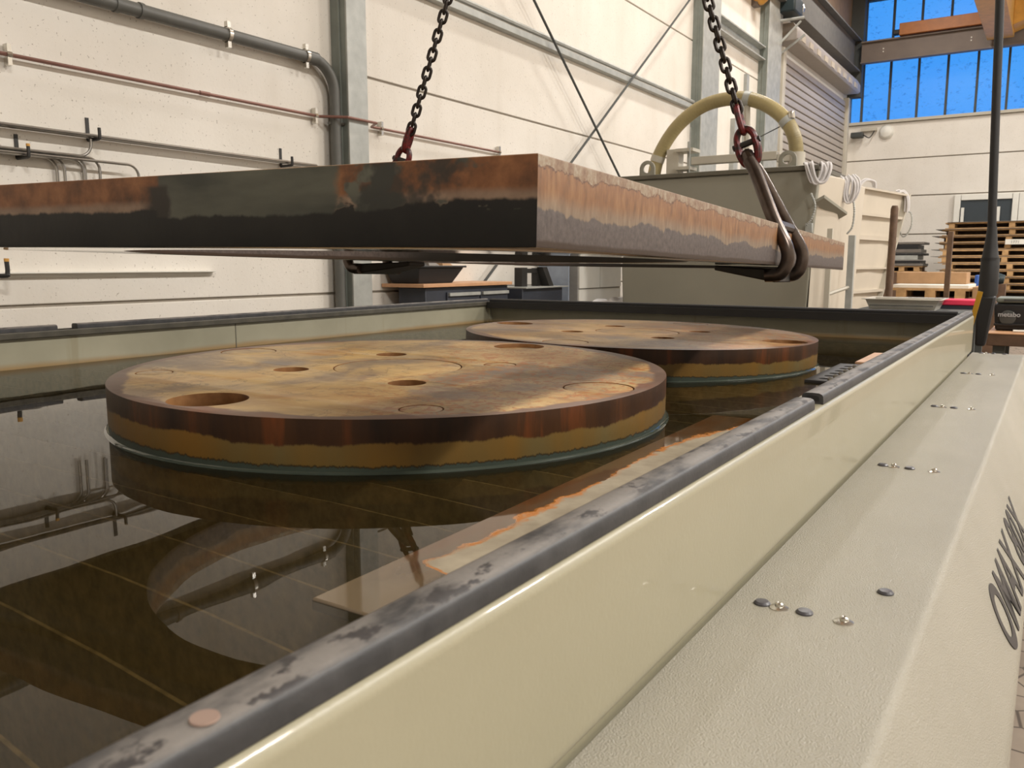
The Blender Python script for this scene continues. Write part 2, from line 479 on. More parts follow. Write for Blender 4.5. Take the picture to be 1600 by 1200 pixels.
def prism(bm, prof, a0, a1, axis='y'):
    """extrude a closed 2-D profile along an axis; prof is (x,z) for y, (y,z) for x, (x,y) for z"""
    def P(u, v, t):
        return V(u, t, v) if axis == 'y' else V(t, u, v) if axis == 'x' else V(u, v, t)
    A = [bm.verts.new(P(u, v, a0)) for u, v in prof]
    Bv = [bm.verts.new(P(u, v, a1)) for u, v in prof]
    n = len(prof)
    for i in range(n): bm.faces.new([A[i], A[(i + 1) % n], Bv[(i + 1) % n], Bv[i]])
    bm.faces.new(A); bm.faces.new(Bv[::-1])
    return bm

def tube(bm, pts, r, seg=10, closed=False, flat=1.0):
    pts = [V(*p) for p in pts]; n = len(pts)
    rr = r if isinstance(r, (list, tuple)) else [r] * n
    rings = []; up = None
    for i, p in enumerate(pts):
        if closed: t = pts[(i + 1) % n] - pts[i - 1]
        else: t = pts[min(i + 1, n - 1)] - pts[max(i - 1, 0)]
        t.normalize()
        if up is None:
            up = V(0, 0, 1) if abs(t.z) < 0.9 else V(0, 1, 0)
        s = t.cross(up); s.normalize(); up = s.cross(t); up.normalize()
        rings.append([bm.verts.new(p + (s * math.cos(a) + up * math.sin(a) * flat) * rr[i]) for a in [2 * PI * k / seg for k in range(seg)]])
    m = n if closed else n - 1
    for i in range(m):
        a, b_ = rings[i], rings[(i + 1) % n]
        for k in range(seg): bm.faces.new([a[k], a[(k + 1) % seg], b_[(k + 1) % seg], b_[k]])
    if not closed:
        bm.faces.new(rings[0][::-1]); bm.faces.new(rings[-1])
    return bm

def lathe(bm, prof, seg=24, cen=(0, 0, 0), M=None):
    cen = V(*cen); rings = []; new = []
    for r, z in prof:
        if r < 1e-6:
            ring = [bm.verts.new(cen + V(0, 0, z))]
        else:
            ring = [bm.verts.new(cen + V(r * math.cos(2 * PI * k / seg), r * math.sin(2 * PI * k / seg), z)) for k in range(seg)]
        rings.append(ring); new += ring
    for a, b_ in zip(rings, rings[1:]):
        if len(a) == 1 and len(b_) == 1: continue
        for k in range(seg):
            q = (k + 1) % seg
            if len(a) == 1: bm.faces.new([a[0], b_[q], b_[k]])
            elif len(b_) == 1: bm.faces.new([a[k], a[q], b_[0]])
            else: bm.faces.new([a[k], a[q], b_[q], b_[k]])
    if len(rings[0]) > 1: bm.faces.new(rings[0][::-1])
    if len(rings[-1]) > 1: bm.faces.new(rings[-1])
    if M is not None: bmesh.ops.transform(bm, matrix=M, verts=new)
    return bm

def smooth_path(pts, n=8):
    P = [V(*p) for p in pts]; P = [P[0] * 2 - P[1]] + P + [P[-1] * 2 - P[-2]]
    out = []
    for i in range(1, len(P) - 2):
        for k in range(n):
            t = k / n; a, b_, c_, d = P[i - 1:i + 3]
            out.append(0.5 * ((2 * b_) + (c_ - a) * t + (2 * a - 5 * b_ + 4 * c_ - d) * t * t + (3 * b_ - a - 3 * c_ + d) * t ** 3))
    out.append(P[-2])
    return out

def circle(cx, cy, r, n): return [(cx + r * math.cos(2 * PI * k / n), cy + r * math.sin(2 * PI * k / n)) for k in range(n)]

def slab_mesh(name, outer, holes, z0, z1, bev=0.002):
    """flat plate with holes as a real solid mesh"""
    cu = bpy.data.curves.new(name, 'CURVE'); cu.dimensions = '2D'; cu.fill_mode = 'BOTH'
    cu.extrude = (z1 - z0) / 2 - bev; cu.bevel_depth = bev; cu.bevel_resolution = 1; cu.offset = -bev
    for loop in [outer] + holes:
        sp = cu.splines.new('POLY'); sp.points.add(len(loop) - 1); sp.use_cyclic_u = True
        for p, q in zip(sp.points, loop): p.co = (q[0], q[1], 0, 1)
    o = bpy.data.objects.new(name, cu); COL.objects.link(o)
    dg = bpy.context.evaluated_depsgraph_get()
    me = bpy.data.meshes.new_from_object(o.evaluated_get(dg))
    bpy.data.objects.remove(o); bpy.data.curves.remove(cu)
    bm = B(); bm.from_mesh(me)
    bmesh.ops.remove_doubles(bm, verts=bm.verts[:], dist=1e-5)
    bmesh.ops.translate(bm, verts=bm.verts[:], vec=(0, 0, (z0 + z1) / 2))
    finish(bm, 25)
    bm.to_mesh(me); bm.free(); me.name = name
    return me

def text_mesh(txt, size, depth, shear=0.0, bold=0.0, align='LEFT', space=1.0):
    cu = bpy.data.curves.new('lettering', 'FONT'); cu.body = txt; cu.size = size; cu.extrude = depth
    cu.shear = shear; cu.offset = bold; cu.align_x = align; cu.space_character = space
    o = bpy.data.objects.new('lettering', cu); COL.objects.link(o)
    me = bpy.data.meshes.new_from_object(o.evaluated_get(bpy.context.evaluated_depsgraph_get()))
    bpy.data.objects.remove(o); bpy.data.curves.remove(cu)
    return me

# ================================================================== THE HALL
XL, XR, YB, YF, ZC = -4.35, 9.0, 21.0, -7.0, 7.5

o = part('floor', box(B(), XL - 0.3, XR + 0.3, YF - 0.3, YB + 0.3, -0.2, 0.0), mat_floor()); tag(o, 'brown worn block floor of the workshop hall', kind='structure')
o = part('ceiling', box(B(), XL - 0.3, XR + 0.3, YF - 0.3, YB + 0.3, ZC, ZC + 0.2), M_CEIL); tag(o, 'grey sheet ceiling of the hall', kind='structure')
o = part('wall_right', box(B(), XR, XR + 0.2, YF - 0.3, YB + 0.3, 0, ZC), M_WALL); tag(o, kind='structure')
o = part('wall_front', box(B(), XL - 0.3, XR, YF - 0.2, YF, 0, ZC), M_WALL); tag(o, kind='structure')

# left wall: backing slab with proud concrete panels, recessed joints between them
wl = part('wall_left', box(B(), XL - 0.3, XL - 0.015, YF - 0.2, YB + 0.3, 0, ZC), M_JOINT)
tag(wl, 'cream painted concrete panel wall beside the tank', kind='structure')
rows = [0.0, 0.957, 2.52, 4.13, 5.72, ZC]
bays = [YF - 0.2, 4.45, 11.6, 14.6, YB]
for i in range(len(rows) - 1):
    for j in range(len(bays) - 1):
        part('concrete_panel', box(B(), XL - 0.05, XL, bays[j] + 0.004, bays[j + 1] - 0.004, rows[i] + 0.008, rows[i + 1] - 0.008), M_WALL, wl, bevel=0.006)

part('shade_brown_upper_wall', box(B(), XL, XL + 0.02, 11.8, 20.6, 6.14, ZC - 0.01), M_BROWNW, wl)  # shade on the wall above the beam, put in as a brown panel
# end wall
we = part('wall_back', box(B(), XL - 0.3, XR + 0.2, YB + 0.02, YB + 0.25, 0, 4.36), M_JOINT)
tag(we, 'cream panel end wall below the blue window band', kind='structure')
er = [0.0, 0.97, 1.83, 2.69, 3.52, 4.33]
for i in range(5):
    for j, (a, b_) in enumerate(((XL - 0.1, 2.3), (2.3, XR))):
        part('wall_panel', box(B(), a + 0.004, b_ - 0.004, YB - 0.02, YB + 0.05, er[i] + 0.012, er[i + 1] - 0.012), M_WALL, we, bevel=0.006)
part('window_ledge', box(B(), XL, XR, YB - 0.10, YB + 0.1, 4.325, 4.385), M_LGREY, we)
part('shade_brown_upper_wall', box(B(), XL - 0.3, XR + 0.2, YB + 0.02, YB + 0.2, 7.05, ZC), M_BROWNW, we)

# window band: tall panes and mullions
w1 = bpy.data.objects.new('window_1', None); COL.objects.link(w1); w1.location = (XL, YB, 4.38)
tag(w1, 'tall band of blue dusk lit glazing on the end wall', kind='structure')
px0 = XL - 0.32; pitch = 0.577
for k in range(23):
    x0 = px0 + k * pitch
    if x0 > XR: break
    part('pane', box(B(), x0 + 0.02, x0 + pitch - 0.02, YB + 0.05, YB + 0.062, 4.40, 7.05), M_PANE, w1)
    part('mullion', box(B(), x0 - 0.022, x0 + 0.022, YB + 0.0, YB + 0.09, 4.385, 7.05), M_DARKST, w1)
part('head_rail', box(B(), XL, XR, YB - 0.02, YB + 0.1, 7.03, 7.12), M_DARKST, w1)

# office window low on the end wall
w2 = bpy.data.objects.new('window_2', None); COL.objects.link(w2); w2.location = (-1.4, YB - 0.02, 1.75)
tag(w2, 'grey framed office window behind the pallet stack', kind='structure')
for k in range(3):
    a = -2.04 + k * 1.22
    part('glass_pane', box(B(), a + 0.13, a + 1.1, YB - 0.06, YB - 0.045, 1.90, 2.54), M_GLASSD, w2)
    for q in ((a, a + 0.13, 1.78, 2.66), (a + 1.10, a + 1.22, 1.78, 2.66), (a + 0.13, a + 1.10, 2.54, 2.66), (a + 0.13, a + 1.10, 1.78, 1.90)):
        part('window_frame', box(B(), q[0] + 0.004, q[1] - 0.004, YB - 0.10, YB - 0.02, q[2], q[3]), M_WHITEP, w2, bevel=0.008)
for xx in (-1.86, -1.18):
    part('white_post', box(B(), xx - 0.03, xx + 0.03, YB - 0.13, YB - 0.11, 1.95, 2.38), M_WHITEP, w2)

# roller door on the left wall
d1 = bpy.data.objects.new('door_1', None); COL.objects.link(d1); d1.location = (XL, 17.7, 0)
tag(d1, 'grey slatted roller door on the left wall', kind='structure')
prof = [(0.0, 0.0), (0.045, 0.012), (0.05, 0.062), (0.045, 0.112), (0.0, 0.124)]
sm = None
for k in range(36):
    z = 0.03 + k * 0.132
    if sm is None:
        bm = B(); prism(bm, [(XL + 0.01 + p[0], z + p[1]) for p in prof], 15.25, 20.3)
        so = part('slat', bm, M_SLAT, d1); sm = so; z0 = z
    else:
        k2 = sm.copy(); COL.objects.link(k2); k2.parent = d1; k2.location = sm.location + V(0, 0, z - z0)
for yy in (15.12, 20.38):
    part('guide_rail', box(B(), XL, XL + 0.12, yy - 0.08, yy + 0.08, 0, 4.85), M_LGREY, d1, bevel=0.008)
hs = part('shutter_housing', prism(B(), [(XL, 4.93), (XL + 0.30, 4.93), (XL + 0.33, 4.96), (XL + 0.33, 5.10), (XL + 0.26, 5.22), (XL, 5.22)], 15.0, 20.4), M_SLAT, d1, bevel=0.01)
for k in range(9):
    part('housing_rib', box(B(), XL + 0.33, XL + 0.342, 15.3 + k * 0.56, 15.55 + k * 0.56, 4.97, 5.07), M_BIN, hs)
mo = part('drive_motor', box(B(), XL + 0.08, XL + 0.40, 14.55, 15.05, 5.28, 5.55), M_TEAL, d1, bevel=0.03)
part('motor_cap', lathe(B(), [(0.10, -0.06), (0.12, 0), (0.10, 0.06)], 14, (XL + 0.30, 15.1, 5.44), None), M_CHROME, mo)
bk = B()
tube(bk, [(XL + 0.02, 14.55, 4.55), (XL + 0.02, 14.55, 5.5)], 0.03, 6)
tube(bk, [(XL + 0.02, 14.55, 5.15), (XL + 0.5, 14.75, 5.2)], 0.025, 6)
tube(bk, [(XL + 0.02, 14.55, 4.65), (XL + 0.45, 14.75, 5.15)], 0.02, 6)
tube(bk, [(XL + 0.02, 15.0, 4.7), (XL + 0.45, 15.05, 5.0)], 0.02, 6)
part('motor_bracket', bk, M_GALV, d1)

# columns
def column(y0, y1, label):
    ym = (y0 + y1) / 2
    t = thing('steel_column', label, 'column', (XL, ym, 0), 'wall columns')
    part('front_flange', box(B(), XL + 0.14, XL + 0.155, y0, y1, 0, ZC), M_GALV, t, bevel=0.003)
    part('web', box(B(), XL, XL + 0.14, ym - 0.01, ym + 0.01, 0, ZC), M_DARKST, t)
    part('side_cover', box(B(), XL, XL + 0.138, y0 + 0.004, y0 + 0.012, 0, ZC), M_COLSIDE, t)
    part('cover_fold', box(B(), XL + 0.075, XL + 0.09, y0 - 0.008, y0 + 0.004, 0, ZC), M_COLSIDE, t)
    return t
column(4.37, 4.565, 'galvanised steel column nearest the camera, beside the grey drain pipe')
column(11.1, 11.75, 'galvanised steel column between the wind bracing and the roller door')
column(14.0, 14.75, 'galvanised steel column at the left edge of the roller door')

# eave beam, cross beam, rail, bracing
t = thing('eave_beam', 'dark grey steel beam running along the left wall above the roller door', 'beam', (XL, 15.5, 5.45))
part('web', box(B(), XL + 0.10, XL + 0.13, 11.8, 20.6, 5.47, 6.1), M_EAVE, t)
part('flange', box(B(), XL, XL + 0.26, 11.8, 20.6, 5.44, 5.47), M_EAVE, t)
part('flange', box(B(), XL, XL + 0.26, 11.8, 20.6, 6.1, 6.13), M_EAVE, t)
tag(part('corner_post', box(B(), XL + 0.01, XL + 0.29, 20.62, 20.85, 4.9, ZC), M_DARKST, at=(XL, 20.5, 4.9), bevel=0.01), 'dark steel post in the far corner left of the blue glazing', 'post')
tag(part('cross_beam', prism(B(), [(XL, 4.42), (XL + 0.12, 4.42), (XL + 0.12, 4.44), (XL + 0.02, 4.45), (XL + 0.02, 4.60), (XL + 0.12, 4.61), (XL + 0.12, 4.63), (XL, 4.63)], 11.76, 13.99), M_GALV, at=(XL, 12.9, 4.42)), 'galvanised channel beam between the two far wall columns', 'beam')
t = thing('wall_rail', 'long grey double rail fixed across the wall behind the chains', 'rail', (XL, 8, 3.24))
part('upper_tube', tube(B(), [(XL + 0.05, 4.6, 3.325), (XL + 0.05, 11.09, 3.325)], 0.024, 8), M_GALV, t)
part('lower_channel', box(B(), XL, XL + 0.07, 4.6, 11.09, 3.225, 3.285), M_GALV, t, bevel=0.004)
tag(part('bracing_rod', tube(B(), [(XL + 0.125, 4.75, 5.18), (XL + 0.125, 11.05, 0.33)], 0.0125, 8), M_DARKST, at=(XL + 0.125, 11.05, 0.33)), 'thin wind bracing rod falling from upper left to lower right on the wall', 'rod', 'wind bracing')
tag(part('bracing_rod', tube(B(), [(XL + 0.095, 4.85, 0.08), (XL + 0.095, 11.05, 4.785)], 0.0125, 8), M_DARKST, at=(XL + 0.095, 4.85, 0.08)), 'thin wind bracing rod rising from lower left to upper right on the wall', 'rod', 'wind bracing')
tag(part('cable_duct', box(B(), XL, XL + 0.05, 13.3, 13.42, 1.0, 4.1), M_GALV, at=(XL, 13.36, 1.0)), 'narrow grey vertical cable duct on the wall behind the hose', 'duct')
tag(part('cable_duct', box(B(), XL, XL + 0.07, 12.75, 12.95, 1.0, 3.35), M_GALV, at=(XL, 12.85, 1.0)), 'short wide grey cable duct on the wall behind the hose', 'duct')
t = thing('alarm_horn', 'small yellowed alarm horn high on the wall before the roller door', 'horn', (XL, 13.6, 5.2))
part('horn_body', lathe(B(), [(0.05, 0), (0.12, 0.06), (0.13, 0.15), (0.08, 0.2)], 14, (XL + 0.12, 13.6, 5.18)), M_YELLOW, t)
part('base', box(B(), XL, XL + 0.1, 13.52, 13.68, 5.16, 5.38), M_BROWNST, t)
tag(part('wall_cable', tube(B(), smooth_path([(XL + 0.04, 13.6, 5.38), (XL + 0.04, 13.3, 5.41), (XL + 0.04, 12.6, 5.30), (XL + 0.04, 11.9, 5.42)]), 0.012, 6), M_LGREY, at=(XL, 13.6, 5.38)), 'loose grey cable running up from the alarm horn', 'cable')

# lamp and camera on the end wall
tag(part('wall_lamp', lathe(B(), [(0.16, 0), (0.15, 0.05), (0.12, 0.10), (0.06, 0.13), (0, 0.14)], 20, (0, 0, 0), Matrix.Translation((-3.52, YB - 0.02, 4.13)) @ Matrix.Rotation(PI / 2, 4, 'X')), M_WHITEP, at=(-3.52, YB - 0.02, 4.13)), 'round white globe lamp on the end wall under the blue window', 'lamp')
t = thing('security_camera', 'small dark camera on a bracket in the corner of the end wall', 'camera', (-4.1, YB, 4.15))
part('bracket', box(B(), -4.05, -3.72, YB - 0.14, YB - 0.02, 4.17, 4.24), M_LGREY, t)
part('housing', box(B(), -4.24, -3.98, YB - 0.3, YB - 0.1, 4.02, 4.14), M_DARKST, t, bevel=0.02)
part('cable', tube(B(), smooth_path([(-3.98, YB - 0.2, 4.08), (-3.85, YB - 0.15, 4.02), (-3.75, YB - 0.1, 4.2)]), 0.012, 6), M_BLACKP, t)

# runway girder and crane
t = thing('runway_girder', 'brown grey steel runway girder crossing in front of the blue glazing', 'girder', (0, 20.4, 5.55))
part('web', box(B(), XL + 0.3, XR, 20.45, 20.48, 5.6, 6.0), M_BROWNST, t)
part('flange', box(B(), XL + 0.3, XR, 20.38, 20.56, 5.57, 5.60), M_BROWNST, t)
part('flange', box(B(), XL + 0.3, XR, 20.38, 20.56, 6.0, 6.03), M_BROWNST, t)
for xx in (-3.6, -1.9):
    for zz in (5.78, 5.84): part('bolt', lathe(B(), [(0.014, 0), (0.014, 0.012), (0, 0.014)], 8, (0, 0, 0), Matrix.Translation((xx, 20.45, zz)) @ Matrix.Rotation(PI / 2, 4, 'X')), M_WHITEP, t)
t = thing('bridge_crane', 'orange and yellow bridge crane riding on the runway girder', 'crane', (-1.3, 20.3, 6.03))
part('end_carriage', box(B(), -3.28, 1.2, 20.30, 20.62, 6.045, 6.29), M_ORANGE, t, bevel=0.01)
part('buffer', box(B(), -3.42, -3.28, 20.38, 20.54, 6.09, 6.19), M_BLACKP, t, bevel=0.015)
part('girder', box(B(), -1.60, -1.12, YF + 0.2, 20.28, 5.70, 6.5), M_YELLOW, t, bevel=0.01)
part('bracket', hexa(B(), [(-1.12, 19.6, 5.78), (-0.8, 19.6, 5.9), (-0.8, 20.28, 5.9), (-1.12, 20.28, 5.78), (-1.12, 19.6, 6.5), (-0.7, 19.6, 6.5), (-0.7, 20.28, 6.5), (-1.12, 20.28, 6.5)]), M_YELLOW, t, bevel=0.01)

# ceiling lamps
def lamp(x, y, label, k=1.0):
    t = thing('ceiling_lamp', label, 'lamp', (x, y, ZC - 0.35), 'ceiling lamps')
    part('housing', box(B(), x - 0.22, x + 0.22, y - 0.9, y + 0.9, ZC - 0.3, ZC - 0.2), M_WHITEP, t, bevel=0.01)
    part('hanger', tube(B(), [(x, y - 0.6, ZC - 0.2), (x, y - 0.6, ZC)], 0.008, 6), M_GALV, t)
    part('hanger', tube(B(), [(x, y + 0.6, ZC - 0.2), (x, y + 0.6, ZC)], 0.008, 6), M_GALV, t)
    part('diffuser', box(B(), x - 0.19, x + 0.19, y - 0.87, y + 0.87, ZC - 0.315, ZC - 0.3), M_LAMP, t)
    ld = bpy.data.lights.new('lamp_light', 'AREA'); ld.shape = 'RECTANGLE'; ld.size = 0.36; ld.size_y = 1.7
    ld.energy = LAMP_W * k; ld.color = (1.0, 0.96, 0.90)
    lo = bpy.data.objects.new('lamp_light', ld); COL.objects.link(lo); lo.parent = t; lo.location = (0, 0, 0.03)
M_LAMP = mat_emit('lamp_diffuser', (1.0, 0.92, 0.8, 1), 6.0)
for x, y, lab in ((-2.6, 8.5, 'above the hopper'), (-2.6, 13.0, 'above the roller door bay'), (-2.6, 17.5, 'nearest the end wall'), (4.8, -1.5, 'behind the camera in the far row'), (4.8, 5.0, 'beside the tank in the far row'), (4.8, 10.5, 'beside the hopper in the far row'), (4.8, 16.0, 'in the far row nearest the end wall')):
    lamp(x, y, 'long white ceiling lamp ' + lab, 0.19 if x < 0 else 1.0)

# pipes on the left wall
t = thing('drain_pipe', 'grey plastic drain pipe with clamps running along the wall and bending down at the column', 'pipe', (XL, 2, 2.52))
xp = XL + 0.075
path = [(xp, -2, 2.525), (xp, 4.12, 2.525)] + [(xp, 4.12 + 0.2 * math.sin(a), 2.325 + 0.2 * math.cos(a)) for a in [PI / 2 * k / 8 for k in range(1, 9)]] + [(xp, 4.32, 0.1)]
part('pipe', tube(B(), path, 0.037, 14), M_PIPE, t)
for y0, y1 in ((2.72, 2.745), (2.86, 2.885), (4.05, 4.16)):
    part('socket', tube(B(), [(xp, y0, 2.525), (xp, y1, 2.525)], 0.043, 14), M_PIPE, t)
for yy in (3.44, 4.06):
    cl = part('clamp', tube(B(), [(xp, yy - 0.012, 2.525), (xp, yy + 0.012, 2.525)], 0.046, 14), M_CHROME, t)
    for za in (2.565, 2.45): part('clamp_ear', box(B(), xp - 0.01, xp + 0.02, yy - 0.012, yy + 0.012, za, za + 0.035), M_CHROME, cl)
part('clamp', tube(B(), [(xp - 0.02, 4.27, 2.13), (xp + 0.03, 4.37, 2.13)], 0.012, 8), M_PIPE, t)
t = thing('copper_pipe', 'thin reddish copper pipe running along the wall past the column', 'pipe', (XL, 3, 2.165))
xc = XL + 0.04
part('pipe', tube(B(), [(xc, -2, 2.165), (xc, 4.2, 2.165), (XL + 0.18, 4.33, 2.165), (XL + 0.18, 4.62, 2.165), (xc, 4.72, 2.165), (xc, 6.4, 2.165)], 0.010, 8), M_COPPER, t)
part('coupling', tube(B(), [(xc, 3.25, 2.165), (xc, 3.32, 2.165)], 0.013, 8), M_COPPER, t)
for yy in (2.18, 4.17, 4.83, 6.4):
    bm = B(); tube(bm, [(xc, yy - 0.012, 2.165), (xc, yy + 0.012, 2.165)], 0.017, 10); box(bm, xc - 0.03, xc + 0.01, yy - 0.01, yy + 0.01, 2.178, 2.215); box(bm, xc - 0.03, xc + 0.01, yy - 0.01, yy + 0.01, 2.115, 2.152)
    part('clamp', bm, M_CHROME, t)
tag(part('wall_ledge', prism(B(), [(XL, 1.10), (XL + 0.006, 1.10), (XL + 0.012, 1.118), (XL + 0.05, 1.122), (XL + 0.05, 1.128), (XL, 1.128)], 1.6, 3.3), M_WHITEP, at=(XL, 2.4, 1.1)), 'narrow white angle ledge low on the wall', 'ledge')

# hooks and rods
def wall_hook(y, z, label, tip=False, long=0.11):
    t = thing('wall_hook', label, 'hook', (XL, y, z), 'rod hooks on the wall')
    part('back_bar', box(B(), XL, XL + 0.006, y - 0.009, y + 0.009, z, z + 0.115), M_BLACK, t)
    bm = B(); tube(bm, smooth_path([(XL + 0.003, y, z), (XL + long - 0.012, y, z), (XL + long, y, z + 0.012), (XL + long, y, z + 0.055)], 4), 0.0085, 8)
    part('arm', bm, M_BLACK, t)
    if tip: part('tip_cap', tube(B(), [(XL + long, y, z + 0.05), (XL + long, y, z + 0.062)], 0.0095, 8), M_YELLOW, t)
wall_hook(2.57, 1.815, 'black steel wall hook carrying the long rods above the bent rods')
wall_hook(3.88, 1.805, 'black steel wall hook at the right end of the long rods')
wall_hook(2.20, 1.685, 'black steel wall hook with yellow tip carrying the bent rods', True)
t = thing('wall_hook', 'empty black hook with yellow tip below the hanging plate', 'hook', (XL, 2.0, 1.10), 'rod hooks on the wall')
part('arm', tube(B(), smooth_path([(XL, 1.9, 1.115), (XL + 0.12, 2.03, 1.112), (XL + 0.13, 2.045, 1.125), (XL + 0.13, 2.045, 1.185)], 4), 0.011, 8), M_BLACK, t)
part('tip_cap', tube(B(), [(XL + 0.13, 2.045, 1.18), (XL + 0.13, 2.045, 1.195)], 0.012, 8), M_YELLOW, t)
for k, (dx, dz, nm) in enumerate(((0.03, 0.0, 'nearest the wall'), (0.052, 0.004, 'in the middle of three'), (0.075, 0.0, 'farthest from the wall'))):
    tag(part('steel_rod', tube(B(), [(XL + dx, 0.6, 1.832 + dz), (XL + dx, 4.25 - 0.1 * k, 1.828 + dz)], 0.0095, 8), M_STAIN, at=(XL + dx, 2.4, 1.83)), 'long straight steel rod on the upper wall hooks, ' + nm, 'rod', 'rods on the upper hooks')
bent = [(0.022, 2.38, 1.702), (0.040, 2.41, 1.702), (0.058, 2.50, 1.702), (0.022, 2.53, 1.7205), (0.040, 2.60, 1.7205), (0.078, 2.80, 1.702)]
names = ('shortest', 'second shortest', 'third', 'fourth', 'fifth', 'longest')
for (dx, ye, z), nm in zip(bent, names):
    pth = [(XL + dx, 0.8, z), (XL + dx, ye - 0.06, z)] + [(XL + dx, ye - 0.06 + 0.06 * math.sin(a), z - 0.06 + 0.06 * math.cos(a)) for a in [PI / 2 * q / 6 for q in range(1, 7)]] + [(XL + dx, ye, z - 0.22)]
    tag(part('bent_rod', tube(B(), pth, 0.0075, 8), M_STAIN, at=(XL + dx, ye, z)), 'bent steel rod with end turned down on the lower hook, ' + nm, 'rod', 'bent rods')
pth = [(XL + 0.062, 0.8, 1.722), (XL + 0.062, 2.48, 1.722)] + [(XL + 0.06, 2.48 + 0.07 * math.sin(a), 1.792 - 0.07 * math.cos(a)) for a in [PI / 2 * q / 6 for q in range(1, 7)]] + [(XL + 0.06, 2.55, 1.815)]
tag(part('bent_rod', tube(B(), pth, 0.0075, 8), M_STAIN, at=(XL + 0.06, 2.55, 1.72)), 'steel rod whose end turns up towards the upper hook', 'rod', 'bent rods')

# ================================================================== THE TANK
ZT, ZW = 0.93, 0.80                       # rim metal top, water level
TX0, TX1, TY0, TY1 = -3.09, -0.316, -1.6, 4.47
tank = thing('waterjet_tank', 'long cream waterjet cutting tank filled with murky water', 'tank', (-1.7, 1.4, 0))
pr = [(TX1 - 0.016 + 0.016 * math.cos(a), 0.770 - 0.022 * math.sin(a)) for a in [PI / 2 * k / 6 for k in range(6, -1, -1)]] + [(TX1 - 0.012 + 0.012 * math.cos(a), ZT - 0.012 + 0.012 * math.sin(a)) for a in [PI / 2 * k / 6 for k in range(7)]] + [(TX1 - 0.062, ZT), (TX1 - 0.062, ZT - 0.03), (TX1 - 0.05, ZT - 0.03), (TX1 - 0.05, 0.3), (TX1 - 0.016, 0.3)]
part('side_wall', prism(B(), pr, TY0, TY1), M_CREAM, tank, bevel=0.0)
part('inner_liner', box(B(), TX1 - 0.054, TX1 - 0.051, TY0, TY1 - 0.06, 0.3, ZT - 0.03), M_TANKIN, tank, at=(0, 0, 0))
part('side_wall', box(B(), TX0, TX0 + 0.03, TY0, TY1, 0.3, ZT), M_TANKIN, tank, at=(0, 0, 0))
part('rim_flange', box(B(), TX0 - 0.03, TX0 + 0.045, TY0, TY1, ZT - 0.024, ZT), M_RIM, tank, bevel=0.003)
part('end_wall', box(B(), TX0 + 0.03, TX1 - 0.05, TY1 - 0.03, TY1, 0.3, ZT), M_TANKIN, tank, at=(0, 0, 0))
part('rim_flange', prism(B(), [(TY1 - 0.10, ZT - 0.04), (TY1 - 0.095, ZT - 0.04), (TY1 - 0.095, ZT - 0.008), (TY1 - 0.03, ZT - 0.008), (TY1 - 0.03, ZT), (TY1 - 0.10, ZT)], TX0 + 0.05, TX1 - 0.05, 'x'), M_BLACK, tank)  # black colour stands in for the shadow below the rim lip
part('end_wall', box(B(), TX0 + 0.03, TX1 - 0.05, TY0, TY0 + 0.03, 0.3, ZT), M_TANKIN, tank, at=(0, 0, 0))
part('basin', box(B(), TX0, TX1 - 0.012, TY0, TY1, 0.27, 0.30), M_BASIN, tank)
for xx in (TX0 + 0.2, -1.7, TX1 - 0.2):
    for yy in (TY0 + 0.3, 1.5, TY1 - 0.3):
        part('foot', box(B(), xx - 0.08, xx + 0.08, yy - 0.08, yy + 0.08, 0, 0.27), M_DARKST, tank)
part('wall_seam', box(B(), TX0 + 0.03, TX0 + 0.0315, 2.43, 2.434, ZW, ZT - 0.012), M_HGREY2, tank)
part('corner_weld', box(B(), TX0 + 0.03, TX0 + 0.045, TY1 - 0.06, TY1 - 0.03, 0.6, ZT - 0.012), M_TANKIN, tank, at=(0, 0, 0))

# rubber seals: hollow D profile, with gaps
def seal(xc_, ya, yb, hw=0.020):
    prf = []
    for k in range(9):
        a = PI * k / 8; prf.append((xc_ + hw * (abs(math.cos(a)) ** 0.55) * (1 if math.cos(a) > 0 else -1), ZT + 0.006 + 0.013 * math.sin(a) ** 0.6))
    prf = [(xc_ + hw, ZT)] + prf + [(xc_ - hw, ZT)]
    s = part('rubber_seal', prism(B(), prf, ya, yb), M_RUBBER, tank)
    for e, d in ((ya, -1), (yb, 1)):
        hp = [(xc_ + (x - xc_) * 0.62, ZT + 0.009 + (z - ZT - 0.009) * 0.5) for x, z in prf]
        bm = B(); bm.faces.new([bm.verts.new((x, e + d * 0.0008, z)) for x, z in hp])
        part('hollow_shade_face', bm, M_BLACKP, s)  # flat black end patch painted for the shaded inside of the hollow
    return s
seal(TX1 - 0.024, TY0, 1.415, 0.0185)
seal(TX1 - 0.024, 1.475, TY1 - 0.01, 0.0185)
seal(TX0 + 0.012, TY0, 1.64, 0.021)
seal(TX0 + 0.012, 1.715, TY1 - 0.06, 0.021)
pf = [(TY1 - 0.085, ZT), (TY1 - 0.085, ZT + 0.012), (TY1 - 0.078, ZT + 0.018), (TY1 - 0.047, ZT + 0.018), (TY1 - 0.04, ZT + 0.012), (TY1 - 0.04, ZT)]
part('rubber_seal', prism(B(), pf, TX0 + 0.06, TX1 - 0.065, 'x'), M_BLACKP, tank)
part('sticky_dot', lathe(B(), [(0.0075, 0), (0.0072, 0.001), (0, 0.0012)], 20, (-0.334, 0.236, ZT + 0.0190)), plain('pinkish_dot', c(146, 124, 112), 0.6), tank)

